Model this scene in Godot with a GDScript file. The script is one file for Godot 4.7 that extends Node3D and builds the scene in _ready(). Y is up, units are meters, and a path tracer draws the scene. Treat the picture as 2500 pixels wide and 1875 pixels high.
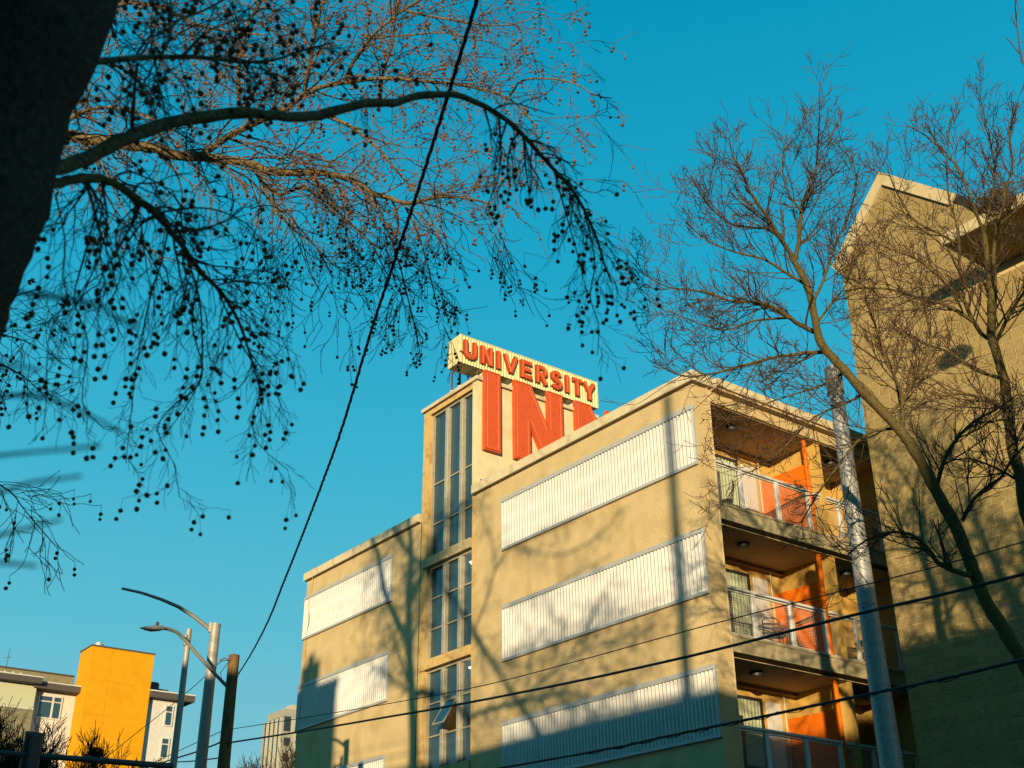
extends Node3D

const CAM := Vector3(-17.046, 1.6, 15.864)
var rng := RandomNumberGenerator.new()
var M := {}
var taken := {}

# ---------------------------------------------------------------- mesh builder
class MB:
	var v := PackedVector3Array()
	var n := PackedVector3Array()
	var ix := PackedInt32Array()
	func quad(a: Vector3, b: Vector3, c: Vector3, d: Vector3) -> void:
		# a, b, c, d counter-clockwise seen from outside
		var nn := (b - a).cross(c - a)
		if nn.length_squared() < 1e-14:
			nn = (c - a).cross(d - a)
		nn = nn.normalized()
		var k := v.size()
		v.append(a); v.append(b); v.append(c); v.append(d)
		for i in 4: n.append(nn)
		ix.append_array(PackedInt32Array([k, k + 2, k + 1, k, k + 3, k + 2]))
	func tri(a: Vector3, b: Vector3, c: Vector3) -> void:
		var nn := (b - a).cross(c - a).normalized()
		var k := v.size()
		v.append(a); v.append(b); v.append(c)
		for i in 3: n.append(nn)
		ix.append_array(PackedInt32Array([k, k + 2, k + 1]))
	func box(x0: float, y0: float, z0: float, x1: float, y1: float, z1: float) -> MB:
		var p := [Vector3(x0, y0, z0), Vector3(x1, y0, z0), Vector3(x1, y1, z0), Vector3(x0, y1, z0), Vector3(x0, y0, z1), Vector3(x1, y0, z1), Vector3(x1, y1, z1), Vector3(x0, y1, z1)]
		quad(p[4], p[5], p[6], p[7]); quad(p[1], p[0], p[3], p[2])
		quad(p[0], p[4], p[7], p[3]); quad(p[5], p[1], p[2], p[6])
		quad(p[7], p[6], p[2], p[3]); quad(p[0], p[1], p[5], p[4])
		return self
	# box with chamfered edges
	func cbox(x0: float, y0: float, z0: float, x1: float, y1: float, z1: float, b: float) -> MB:
		var lo := Vector3(x0, y0, z0)
		var hi := Vector3(x1, y1, z1)
		for ax in 3:
			for s in 2:
				var u: int = (ax + 1) % 3
				var w: int = (ax + 2) % 3
				var q := []
				for cs in [[0, 0], [1, 0], [1, 1], [0, 1]]:
					var pt := Vector3.ZERO
					pt[ax] = hi[ax] if s == 1 else lo[ax]
					pt[u] = (hi[u] - b) if cs[0] == 1 else (lo[u] + b)
					pt[w] = (hi[w] - b) if cs[1] == 1 else (lo[w] + b)
					q.append(pt)
				if s == 1: quad(q[0], q[1], q[2], q[3])
				else: quad(q[3], q[2], q[1], q[0])
		for ax in 3:   # edges parallel to ax
			var u: int = (ax + 1) % 3
			var w: int = (ax + 2) % 3
			for su in 2:
				for sw in 2:
					var q := []
					for e in 2:
						var a := Vector3.ZERO
						a[ax] = (hi[ax] - b) if e == 1 else (lo[ax] + b)
						a[u] = hi[u] if su == 1 else lo[u]
						a[w] = (hi[w] - b) if sw == 1 else (lo[w] + b)
						var c := a
						c[u] = (hi[u] - b) if su == 1 else (lo[u] + b)
						c[w] = hi[w] if sw == 1 else lo[w]
						q.append([a, c])
					if su == sw: quad(q[0][0], q[1][0], q[1][1], q[0][1])
					else: quad(q[0][1], q[1][1], q[1][0], q[0][0])
		return self
	func tube(pts: Array, rad: Array, sides: int, cap := true) -> void:
		var m := pts.size()
		if m < 2: return
		var t0: Vector3 = (pts[1] - pts[0]).normalized()
		var ref := Vector3.UP if absf(t0.y) < 0.9 else Vector3.RIGHT
		var u := t0.cross(ref).normalized()
		var base := v.size()
		for i in m:
			var t: Vector3
			if i == 0: t = t0
			elif i == m - 1: t = (pts[i] - pts[i - 1]).normalized()
			else: t = (pts[i + 1] - pts[i - 1]).normalized()
			u = (u - t * u.dot(t))
			if u.length_squared() < 1e-8: u = t.cross(Vector3(0.3, 0.9, 0.2))
			u = u.normalized()
			var w := t.cross(u)
			for s in sides:
				var a := TAU * s / sides
				var d := u * cos(a) + w * sin(a)
				v.append(pts[i] + d * rad[i]); n.append(d)
		for i in m - 1:
			for s in sides:
				var a := base + i * sides + s
				var b := base + i * sides + (s + 1) % sides
				ix.append_array(PackedInt32Array([a, b + sides, b, a, a + sides, b + sides]))
		if cap and rad[m - 1] > 0.004:
			var k := v.size()
			var tt: Vector3 = (pts[m - 1] - pts[m - 2]).normalized()
			v.append(pts[m - 1] + tt * rad[m - 1] * 0.3); n.append(tt)
			for s in sides:
				v.append(pts[m - 1] + (v[base + (m - 1) * sides + s] - pts[m - 1])); n.append(tt)
			for s in sides:
				ix.append_array(PackedInt32Array([k, k + 1 + (s + 1) % sides, k + 1 + s]))
	# polygon in a plane: o + x*ax + y*ay, extruded by ex
	func prism(poly: PackedVector2Array, o: Vector3, ax: Vector3, ay: Vector3, ex: Vector3) -> MB:
		var pl := poly
		if Geometry2D.is_polygon_clockwise(pl): pl.reverse()
		var t := Geometry2D.triangulate_polygon(pl)
		var flip := ax.cross(ay).dot(ex) < 0.0
		for i in range(0, t.size(), 3):
			var a := o + ax * pl[t[i]].x + ay * pl[t[i]].y
			var b := o + ax * pl[t[i + 1]].x + ay * pl[t[i + 1]].y
			var c := o + ax * pl[t[i + 2]].x + ay * pl[t[i + 2]].y
			var nrm := (b - a).cross(c - a)
			if nrm.dot(ex) < 0.0:
				var q := b; b = c; c = q
			tri(a + ex, b + ex, c + ex); tri(a, c, b)
		for i in pl.size():
			var p := pl[i]; var q := pl[(i + 1) % pl.size()]
			var a := o + ax * p.x + ay * p.y
			var b := o + ax * q.x + ay * q.y
			if flip: quad(b, a, a + ex, b + ex)
			else: quad(a, b, b + ex, a + ex)
		return self
	# corrugated sheet along dir from o, height up, waving along out
	func sheet(o: Vector3, along: Vector3, length: float, up: Vector3, out: Vector3, pitch: float, amp: float, sub: int, square := 1.0) -> MB:
		var cnt := int(round(length / pitch * sub))
		var base := v.size()
		for i in cnt + 1:
			var s := length * i / cnt
			var ph := TAU * s / pitch
			var hgt := amp * clampf(sin(ph) * square, -1.0, 1.0)
			var sl := amp * TAU / pitch * cos(ph)
			var nn := (out - along * sl).normalized()
			var p := o + along * s + out * hgt
			v.append(p); v.append(p + up); n.append(nn); n.append(nn)
		var ccw := along.cross(up).dot(out) > 0.0
		for i in cnt:
			var a := base + i * 2
			if ccw: ix.append_array(PackedInt32Array([a, a + 3, a + 2, a, a + 1, a + 3]))
			else: ix.append_array(PackedInt32Array([a, a + 2, a + 3, a, a + 3, a + 1]))
		return self
	func mesh() -> ArrayMesh:
		var arr := []
		arr.resize(Mesh.ARRAY_MAX)
		arr[Mesh.ARRAY_VERTEX] = v
		arr[Mesh.ARRAY_NORMAL] = n
		arr[Mesh.ARRAY_INDEX] = ix
		var am := ArrayMesh.new()
		am.add_surface_from_arrays(Mesh.PRIMITIVE_TRIANGLES, arr)
		return am

# ---------------------------------------------------------------- nodes
func numbered(called: String) -> String:
	if not taken.has(called):
		taken[called] = 0
		return called
	taken[called] += 1
	return "%s_%03d" % [called, taken[called]]

func tag(o: Node, label: String, category: String, group := "") -> Node:
	o.set_meta("label", label)
	o.set_meta("category", category)
	if group != "": o.set_meta("group", group)
	return o

func thing(called: String, label: String, category: String, group := "", at := Vector3.ZERO) -> Node3D:
	var o := Node3D.new()
	o.name = numbered(called)
	add_child(o)
	o.position = at
	tag(o, label, category, group)
	return o

func part(called: String, mb: MB, mat: Material, parent: Node, stuff := false) -> MeshInstance3D:
	var o := MeshInstance3D.new()
	o.name = called if parent != self else numbered(called)
	var m := mb.mesh()
	m.surface_set_material(0, mat)
	o.mesh = m
	parent.add_child(o, true)
	if stuff: o.set_meta("kind", "stuff")
	return o

func structure(called: String, mb: MB, mat: Material) -> MeshInstance3D:
	var o := part(called, mb, mat, self)
	o.set_meta("kind", "structure")
	return o

# ---------------------------------------------------------------- materials
func mottled(a: Color, b: Color, freq: float, seed_: int, c = null, size := 256, gain := 0.55) -> ImageTexture:
	var fn := FastNoiseLite.new()
	fn.seed = seed_
	fn.noise_type = FastNoiseLite.TYPE_SIMPLEX_SMOOTH
	fn.frequency = freq
	fn.fractal_octaves = 5
	fn.fractal_gain = gain
	var im := fn.get_seamless_image(size, size)
	var fn2 := FastNoiseLite.new()
	fn2.seed = seed_ + 77
	fn2.frequency = freq * 0.35
	fn2.fractal_octaves = 3
	var im2 := fn2.get_seamless_image(size, size)
	var out := Image.create_empty(size, size, false, Image.FORMAT_RGB8)
	for y in size:
		for x in size:
			var t := im.get_pixel(x, y).r
			var col := a.lerp(b, smoothstep(0.2, 0.8, t))
			if c != null:
				col = col.lerp(c, smoothstep(0.58, 0.85, im2.get_pixel(x, y).r) * 0.8)
			out.set_pixel(x, y, col)
	out.generate_mipmaps()
	return ImageTexture.create_from_image(out)

func bump(freq: float, seed_: int, strength: float, size := 256) -> ImageTexture:
	var fn := FastNoiseLite.new()
	fn.seed = seed_
	fn.frequency = freq
	fn.fractal_octaves = 4
	var im := fn.get_seamless_image(size, size)
	im.convert(Image.FORMAT_RGB8)
	im.bump_map_to_normal_map(strength)
	im.generate_mipmaps()
	return ImageTexture.create_from_image(im)

func mat(called: String, lin: Color, rough := 0.85, metal := 0.0) -> StandardMaterial3D:
	var m := StandardMaterial3D.new()
	m.albedo_color = lin.linear_to_srgb()
	m.roughness = rough
	m.metallic = metal
	if rough >= 0.85: m.metallic_specular = 0.2
	m.resource_name = called
	M[called] = m
	return m

# a, b, c are linear base colours mixed by noise; scale = metres per texture tile
func tmat(called: String, a: Color, b: Color, scale: float, rough: float, seed_: int, freq := 0.02, c = null, bump_tex: Texture2D = null, metal := 0.0, nscale := 0.12) -> StandardMaterial3D:
	var m := mat(called, Color(1, 1, 1), rough, metal)
	m.albedo_texture = mottled(a.linear_to_srgb(), b.linear_to_srgb(), freq, seed_, null if c == null else c.linear_to_srgb())
	m.uv1_triplanar = true
	m.uv1_world_triplanar = true
	m.uv1_scale = Vector3.ONE / scale
	if bump_tex != null:
		m.normal_enabled = true
		m.normal_texture = bump_tex
		m.normal_scale = nscale
	return m

func make_materials() -> void:
	var nb := bump(0.08, 5, 6.0)
	var nf := bump(0.2, 9, 5.0)
	tmat("stucco", Color(0.415, 0.308, 0.152), Color(0.455, 0.338, 0.170), 3.7, 0.92, 1, 0.02, Color(0.375, 0.268, 0.126), nf)
	tmat("cap", Color(0.4691, 0.3938, 0.2478), Color(0.5133, 0.4292, 0.2743), 2.3, 0.9, 2, 0.03, Color(0.3805, 0.3097, 0.1858), nf)
	tmat("tower_tan", Color(0.5133, 0.4381, 0.2566), Color(0.5575, 0.4779, 0.2832), 3.1, 0.92, 3, 0.02, Color(0.4779, 0.3805, 0.1947), nf)
	tmat("pier_orange", Color(0.4602, 0.2921, 0.1018), Color(0.4425, 0.3275, 0.146), 1.7, 0.92, 4, 0.03, Color(0.3275, 0.1858, 0.06195), nf)
	tmat("balcony_bounce_yellow", Color(0.4071, 0.2522, 0.06195), Color(0.4602, 0.2876, 0.07523), 2.1, 0.9, 6, 0.03, null, nf)  # yellow deepened, light bounced off the orange put into the colour
	tmat("slab_grey", Color(0.3097, 0.2522, 0.1416), Color(0.3629, 0.2965, 0.1681), 1.5, 0.9, 8, 0.03, Color(0.2478, 0.2036, 0.1239), nf)
	tmat("panel_white", Color(0.425, 0.415, 0.385), Color(0.46, 0.45, 0.42), 1.9, 0.5, 10, 0.03, Color(0.39, 0.37, 0.33))
	tmat("trim_galv", Color(0.3275, 0.323, 0.3009), Color(0.3805, 0.3761, 0.354), 0.9, 0.55, 11, 0.04, null, null, 0.15)
	tmat("mullion", Color(0.2743, 0.2434, 0.1726), Color(0.3275, 0.2921, 0.2124), 1.1, 0.55, 12, 0.03, null, null, 0.1)
	mat("pane", Color(0.045, 0.088, 0.105), 0.05, 0.45)
	var clear := mat("pane_clear", Color(0.05, 0.10, 0.12), 0.04)
	clear.transparency = BaseMaterial3D.TRANSPARENCY_ALPHA
	clear.albedo_color.a = 0.35
	mat("pane_dark", Color(0.03, 0.035, 0.035), 0.06, 0.25)
	mat("interior", Color(0.03, 0.03, 0.03), 0.9)
	mat("black_frame", Color(0.02, 0.02, 0.02), 0.5)
	tmat("sign_cream", Color(0.531, 0.4691, 0.2124), Color(0.5753, 0.5089, 0.2478), 1.3, 0.6, 13, 0.03, Color(0.4779, 0.4071, 0.1858))
	tmat("letter_orange", Color(0.475, 0.062, 0.005), Color(0.52, 0.074, 0.006), 0.9, 0.6, 14, 0.04, Color(0.43, 0.052, 0.005))
	mat("letter_rim", Color(0.30, 0.040, 0.007), 0.6)
	mat("letter_tube", Color(0.56, 0.115, 0.022), 0.35)
	tmat("partition_orange", Color(0.55, 0.112, 0.005), Color(0.59, 0.126, 0.006), 1.3, 0.9, 15, 0.03)
	mat("rail_white", Color(0.4956, 0.4823, 0.4425), 0.5)
	mat("mesh_white", Color(0.4071, 0.3894, 0.3363), 0.5)
	mat("curtain", Color(0.3363, 0.3629, 0.2301), 0.9)
	mat("steel_rust", Color(0.1062, 0.04868, 0.0354), 0.8)
	tmat("galvanised", Color(0.19, 0.19, 0.175), Color(0.29, 0.285, 0.265), 0.6, 0.5, 16, 0.05, Color(0.145, 0.145, 0.138), null, 0.25)
	tmat("pole_grey", Color(0.1858, 0.177, 0.146), Color(0.2301, 0.2213, 0.1814), 0.8, 0.5, 17, 0.05, null, null, 0.1)
	tmat("pole_zinc", Color(0.239, 0.2257, 0.1903), Color(0.2921, 0.2788, 0.239), 0.8, 0.5, 37, 0.05, null, null, 0.15)
	tmat("wood_pole", Color(0.1328, 0.07523, 0.03098), Color(0.1947, 0.115, 0.04868), 0.35, 0.95, 18, 0.04, Color(0.06195, 0.03717, 0.0177), nb, 0.0, 0.6)
	M["wood_pole"].uv1_scale = Vector3(4, 0.5, 4)
	mat("wire_black", Color(0.008, 0.008, 0.008), 0.6)
	tmat("bark_shade_dark", Color(0.036, 0.030, 0.022), Color(0.075, 0.060, 0.042), 0.45, 0.95, 19, 0.04, Color(0.055, 0.052, 0.032), nb, 0.0, 1.2)  # trunk bark, shade put into the colour so it reads near black
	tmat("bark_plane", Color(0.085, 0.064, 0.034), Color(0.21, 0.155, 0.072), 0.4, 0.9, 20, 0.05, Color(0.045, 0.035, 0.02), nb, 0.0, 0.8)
	mat("twig_plane", Color(0.115, 0.080, 0.055), 0.9)
	mat("ball_brown", Color(0.17, 0.072, 0.028), 1.0)
	mat("leaf_red", Color(0.2301, 0.0354, 0.01328), 0.8)
	tmat("bark_olive", Color(0.060, 0.046, 0.018), Color(0.145, 0.107, 0.038), 0.3, 0.95, 21, 0.06, Color(0.022, 0.018, 0.010), nb, 0.0, 1.0)
	mat("twig_olive", Color(0.075, 0.048, 0.030), 0.9)
	mat("twig_far", Color(0.03098, 0.02124, 0.0115), 0.9)
	tmat("nest", Color(0.06195, 0.03982, 0.0177), Color(0.1239, 0.06638, 0.02655), 0.2, 1.0, 22, 0.08, null, nb)
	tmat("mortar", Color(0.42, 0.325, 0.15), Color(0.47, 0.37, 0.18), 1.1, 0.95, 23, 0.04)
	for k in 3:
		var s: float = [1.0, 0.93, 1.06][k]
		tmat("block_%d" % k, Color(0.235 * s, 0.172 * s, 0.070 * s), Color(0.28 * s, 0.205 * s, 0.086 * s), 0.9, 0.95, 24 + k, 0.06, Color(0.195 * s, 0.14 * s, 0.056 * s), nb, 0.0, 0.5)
	tmat("gable_trim", Color(0.39, 0.315, 0.175), Color(0.43, 0.35, 0.20), 1.7, 0.85, 28, 0.03, Color(0.34, 0.27, 0.145))
	mat("trim_white", Color(0.4868, 0.4602, 0.3982), 0.6)
	tmat("house_yellow", Color(0.5398, 0.2434, 0.006195), Color(0.5664, 0.2611, 0.00708), 4.0, 0.85, 29, 0.03, Color(0.5222, 0.2319, 0.006195))
	tmat("house_white", Color(0.4868, 0.4514, 0.3894), Color(0.531, 0.4956, 0.4336), 3.0, 0.85, 30, 0.03)
	tmat("house_olive", Color(0.1681, 0.146, 0.08407), Color(0.2036, 0.177, 0.1062), 3.0, 0.85, 31, 0.03)
	mat("house_green", Color(0.4071, 0.3982, 0.2566), 0.85)
	mat("eave_dark", Color(0.060, 0.048, 0.038), 0.8)
	tmat("tower_far", Color(0.25, 0.235, 0.19), Color(0.29, 0.275, 0.22), 6.0, 0.9, 32, 0.03)
	mat("tower_far_light", Color(0.36, 0.335, 0.25), 0.9)
	tmat("brick_brown", Color(0.115, 0.06638, 0.04425), Color(0.177, 0.1018, 0.06638), 1.2, 0.95, 33, 0.06)
	tmat("concrete", Color(0.1947, 0.1858, 0.1726), Color(0.239, 0.2301, 0.208), 2.0, 0.95, 34, 0.05, null, nb)
	tmat("asphalt", Color(0.045, 0.045, 0.045), Color(0.065, 0.064, 0.062), 1.5, 0.95, 35, 0.08, null, nb)
	tmat("soil", Color(0.09, 0.08, 0.06), Color(0.13, 0.115, 0.09), 3.0, 1.0, 36, 0.05)
	mat("paint_white", Color(0.75, 0.75, 0.72), 0.7)
	mat("arm_dark", Color(0.032, 0.031, 0.028), 0.6)
	mat("teal", Color(0.0177, 0.2213, 0.2832), 0.4)
	mat("lamp_globe", Color(0.9, 0.88, 0.8), 0.3)
	tmat("cap_shade", Color(0.05, 0.035, 0.02), Color(0.08, 0.055, 0.03), 0.7, 0.9, 38, 0.05)  # dark tone standing for the shade under the caps

const T1_TRUNK := [
	[-16.861, -0.100, 11.875, 0.620, -16.851, 0.500, 11.875, 0.500, -16.811, 1.400, 11.855, 0.430, -16.731, 2.600, 11.825, 0.400, -16.611, 3.662, 11.775, 0.345, -16.592, 3.918, 11.916, 0.345, -16.588, 4.162, 12.071, 0.345, -16.619, 4.387, 12.229, 0.345, -16.591, 4.628, 12.430, 0.345, -16.611, 4.803, 12.591, 0.345],
	[-16.611, 4.803, 12.591, 0.160, -16.156, 7.964, 9.810, 0.080, -15.900, 11.124, 6.630, 0.040],
]
const T1_LIMBS := [
	[-16.277, 4.261, 12.066, 0.029, -16.229, 4.326, 12.031, 0.028, -16.132, 4.420, 12.030, 0.027, -16.037, 4.528, 12.042, 0.027, -15.959, 4.618, 12.038, 0.026, -15.852, 4.709, 12.047, 0.026, -15.712, 4.795, 12.067, 0.025, -15.591, 4.868, 12.074, 0.024, -15.462, 4.929, 12.078, 0.023, -15.325, 4.979, 12.079, 0.023, -15.216, 5.043, 12.083, 0.022, -15.106, 5.121, 12.104, 0.021, -14.994, 5.196, 12.127, 0.020, -14.876, 5.246, 12.133, 0.019, -14.787, 5.320, 12.148, 0.018, -14.664, 5.382, 12.173, 0.017, -14.545, 5.426, 12.182, 0.016, -14.421, 5.448, 12.174, 0.015, -14.281, 5.453, 12.163, 0.014, -14.136, 5.436, 12.137, 0.013, -14.000, 5.408, 12.098, 0.012, -13.861, 5.377, 12.061, 0.011, -13.722, 5.344, 12.026, 0.010, -13.588, 5.291, 11.974, 0.008, -13.454, 5.221, 11.909, 0.007, -13.330, 5.138, 11.829, 0.006, -13.214, 5.072, 11.762, 0.005],
	[-16.369, 4.539, 12.259, 0.015, -16.286, 4.658, 12.203, 0.014, -16.176, 4.780, 12.158, 0.013, -16.057, 4.894, 12.111, 0.012, -15.939, 5.000, 12.061, 0.011, -15.795, 5.108, 12.023, 0.010, -15.651, 5.204, 11.979, 0.009, -15.534, 5.294, 11.921, 0.008, -15.384, 5.403, 11.898, 0.006, -15.242, 5.539, 11.903, 0.005, -15.092, 5.665, 11.907, 0.004],
	[-15.954, 4.954, 12.112, 0.008, -15.903, 5.143, 12.007, 0.007, -15.859, 5.347, 11.917, 0.007, -15.757, 5.524, 11.821, 0.006, -15.637, 5.716, 11.746, 0.005, -15.511, 5.940, 11.710, 0.004],
	[-15.924, 4.798, 11.789, 0.009, -15.963, 4.868, 11.878, 0.008, -15.998, 4.940, 11.973, 0.006, -16.014, 4.956, 12.028, 0.004],
	[-16.292, 4.217, 12.033, 0.021, -16.238, 4.276, 11.984, 0.020, -16.175, 4.343, 11.944, 0.020, -16.090, 4.413, 11.912, 0.019, -16.011, 4.464, 11.867, 0.018, -15.913, 4.488, 11.808, 0.017, -15.829, 4.510, 11.745, 0.016, -15.740, 4.524, 11.679, 0.015, -15.655, 4.526, 11.606, 0.014, -15.552, 4.511, 11.528, 0.013, -15.434, 4.477, 11.446, 0.011, -15.321, 4.464, 11.379, 0.010, -15.223, 4.446, 11.305, 0.009, -15.127, 4.415, 11.223, 0.008, -15.031, 4.354, 11.127, 0.006, -14.947, 4.303, 11.035, 0.005, -14.864, 4.251, 10.943, 0.004],
	[-15.900, 11.124, 6.630, 0.038, -15.650, 11.796, 6.992, 0.034, -15.400, 12.515, 7.154, 0.029, -15.150, 12.882, 7.700, 0.025, -14.900, 12.844, 8.762, 0.020, -14.650, 12.868, 9.915, 0.016],
	[-15.600, 12.535, 7.341, 0.028, -15.350, 13.428, 6.910, 0.023, -15.100, 14.162, 6.265, 0.018, -14.850, 14.723, 6.237, 0.013],
	[-15.600, 11.441, 7.911, 0.028, -15.350, 11.405, 9.131, 0.023, -15.100, 11.585, 10.262, 0.018, -14.850, 11.627, 10.992, 0.013],
	[-15.400, 12.907, 7.934, 0.028, -15.150, 12.194, 9.324, 0.023, -14.900, 12.194, 10.600, 0.018, -14.650, 12.588, 11.188, 0.013],
]
const T1_BOUGHS := [
	[-15.708, 4.597, 11.575, 0.005, -15.560, 4.723, 11.510, 0.005, -15.424, 4.827, 11.428, 0.004, -15.272, 4.905, 11.335, 0.004, -15.127, 4.959, 11.224, 0.003, -14.986, 4.977, 11.089, 0.002],
	[-15.616, 4.608, 11.487, 0.005, -15.561, 4.562, 11.300, 0.004, -15.521, 4.482, 11.091, 0.004, -15.458, 4.314, 10.848, 0.003, -15.397, 4.235, 10.661, 0.002, -15.294, 3.936, 10.394, 0.002],
	[-15.533, 4.548, 11.473, 0.005, -15.384, 4.406, 11.346, 0.005, -15.277, 4.221, 11.190, 0.004, -15.226, 4.119, 11.068, 0.004, -15.290, 4.039, 10.919, 0.003, -15.298, 3.962, 10.797, 0.003, -15.169, 3.857, 10.713, 0.002, -15.079, 3.731, 10.611, 0.002],
	[-15.258, 4.570, 11.214, 0.005, -15.057, 4.384, 11.098, 0.004, -14.927, 4.303, 11.025, 0.004, -14.863, 4.232, 10.933, 0.003, -14.832, 4.133, 10.815, 0.003, -14.748, 4.057, 10.735, 0.002, -14.562, 3.974, 10.703, 0.002],
	[-16.207, 4.258, 11.956, 0.004, -16.100, 4.191, 11.773, 0.003, -16.040, 4.135, 11.594, 0.003, -15.976, 4.140, 11.454, 0.003, -15.967, 4.041, 11.246, 0.002, -15.874, 3.853, 11.023, 0.002, -15.827, 3.796, 10.858, 0.002],
	[-16.037, 4.393, 11.966, 0.004, -16.008, 4.331, 11.786, 0.004, -15.975, 4.246, 11.597, 0.004, -15.935, 4.153, 11.413, 0.003, -15.809, 4.065, 11.260, 0.003, -15.733, 3.882, 11.054, 0.002, -15.589, 3.840, 10.942, 0.002],
	[-13.577, 5.302, 11.962, 0.005, -13.424, 5.089, 11.865, 0.004, -13.365, 4.935, 11.748, 0.003, -13.270, 4.815, 11.700, 0.003, -13.211, 4.677, 11.612, 0.002],
	[-13.828, 5.417, 12.021, 0.005, -13.627, 5.266, 11.884, 0.004, -13.449, 5.134, 11.762, 0.003, -13.289, 5.013, 11.644, 0.002],
	[-15.408, 4.523, 11.376, 0.004, -15.314, 4.392, 11.114, 0.004, -15.158, 4.284, 10.901, 0.003, -15.126, 4.189, 10.655, 0.003, -15.143, 4.099, 10.402, 0.002],
	[-15.873, 4.405, 11.894, 0.004, -15.896, 4.358, 11.700, 0.003, -15.796, 4.283, 11.527, 0.003, -15.765, 4.221, 11.349, 0.002, -15.650, 4.165, 11.203, 0.002],
]
const T1_NEAR := [
	[-16.986, 2.775, 13.772, 0.003, -16.830, 2.539, 14.168, 0.003, -16.719, 2.331, 14.595, 0.003, -16.709, 2.274, 14.683, 0.002, -16.677, 2.265, 14.688, 0.002],
	[-16.941, 2.562, 13.667, 0.003, -16.763, 2.386, 14.102, 0.003, -16.746, 2.224, 14.533, 0.003, -16.707, 2.173, 14.632, 0.002, -16.663, 2.158, 14.638, 0.002],
	[-16.873, 2.454, 13.627, 0.003, -16.753, 2.256, 14.213, 0.003, -16.741, 2.127, 14.603, 0.002, -16.681, 2.142, 14.625, 0.002],
	[-16.828, 2.345, 13.593, 0.003, -16.716, 2.207, 14.201, 0.003, -16.741, 2.094, 14.590, 0.002, -16.691, 2.109, 14.608, 0.002],
	[-16.809, 2.278, 13.574, 0.003, -16.718, 2.149, 14.181, 0.003, -16.745, 2.042, 14.570, 0.002, -16.699, 2.062, 14.588, 0.002],
	[-16.790, 2.289, 13.579, 0.003, -16.782, 2.038, 14.453, 0.003, -16.710, 2.012, 14.568, 0.002],
	[-16.916, 2.598, 13.685, 0.003, -16.784, 2.362, 14.254, 0.003, -16.792, 2.207, 14.628, 0.002, -16.762, 2.208, 14.635, 0.002],
]
const T2_TRUNK := [
	[-15.600, -0.100, 3.662, 0.420, -15.600, 1.200, 3.682, 0.340, -15.600, 4.000, 3.712, 0.300, -15.600, 8.394, 3.762, 0.175, -15.600, 10.078, 3.604, 0.156, -15.600, 11.361, 3.394, 0.137, -15.600, 12.675, 3.295, 0.118, -15.600, 14.004, 3.339, 0.099, -15.600, 15.004, 3.234, 0.080, -15.600, 15.615, 3.543, 0.061],
]
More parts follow.
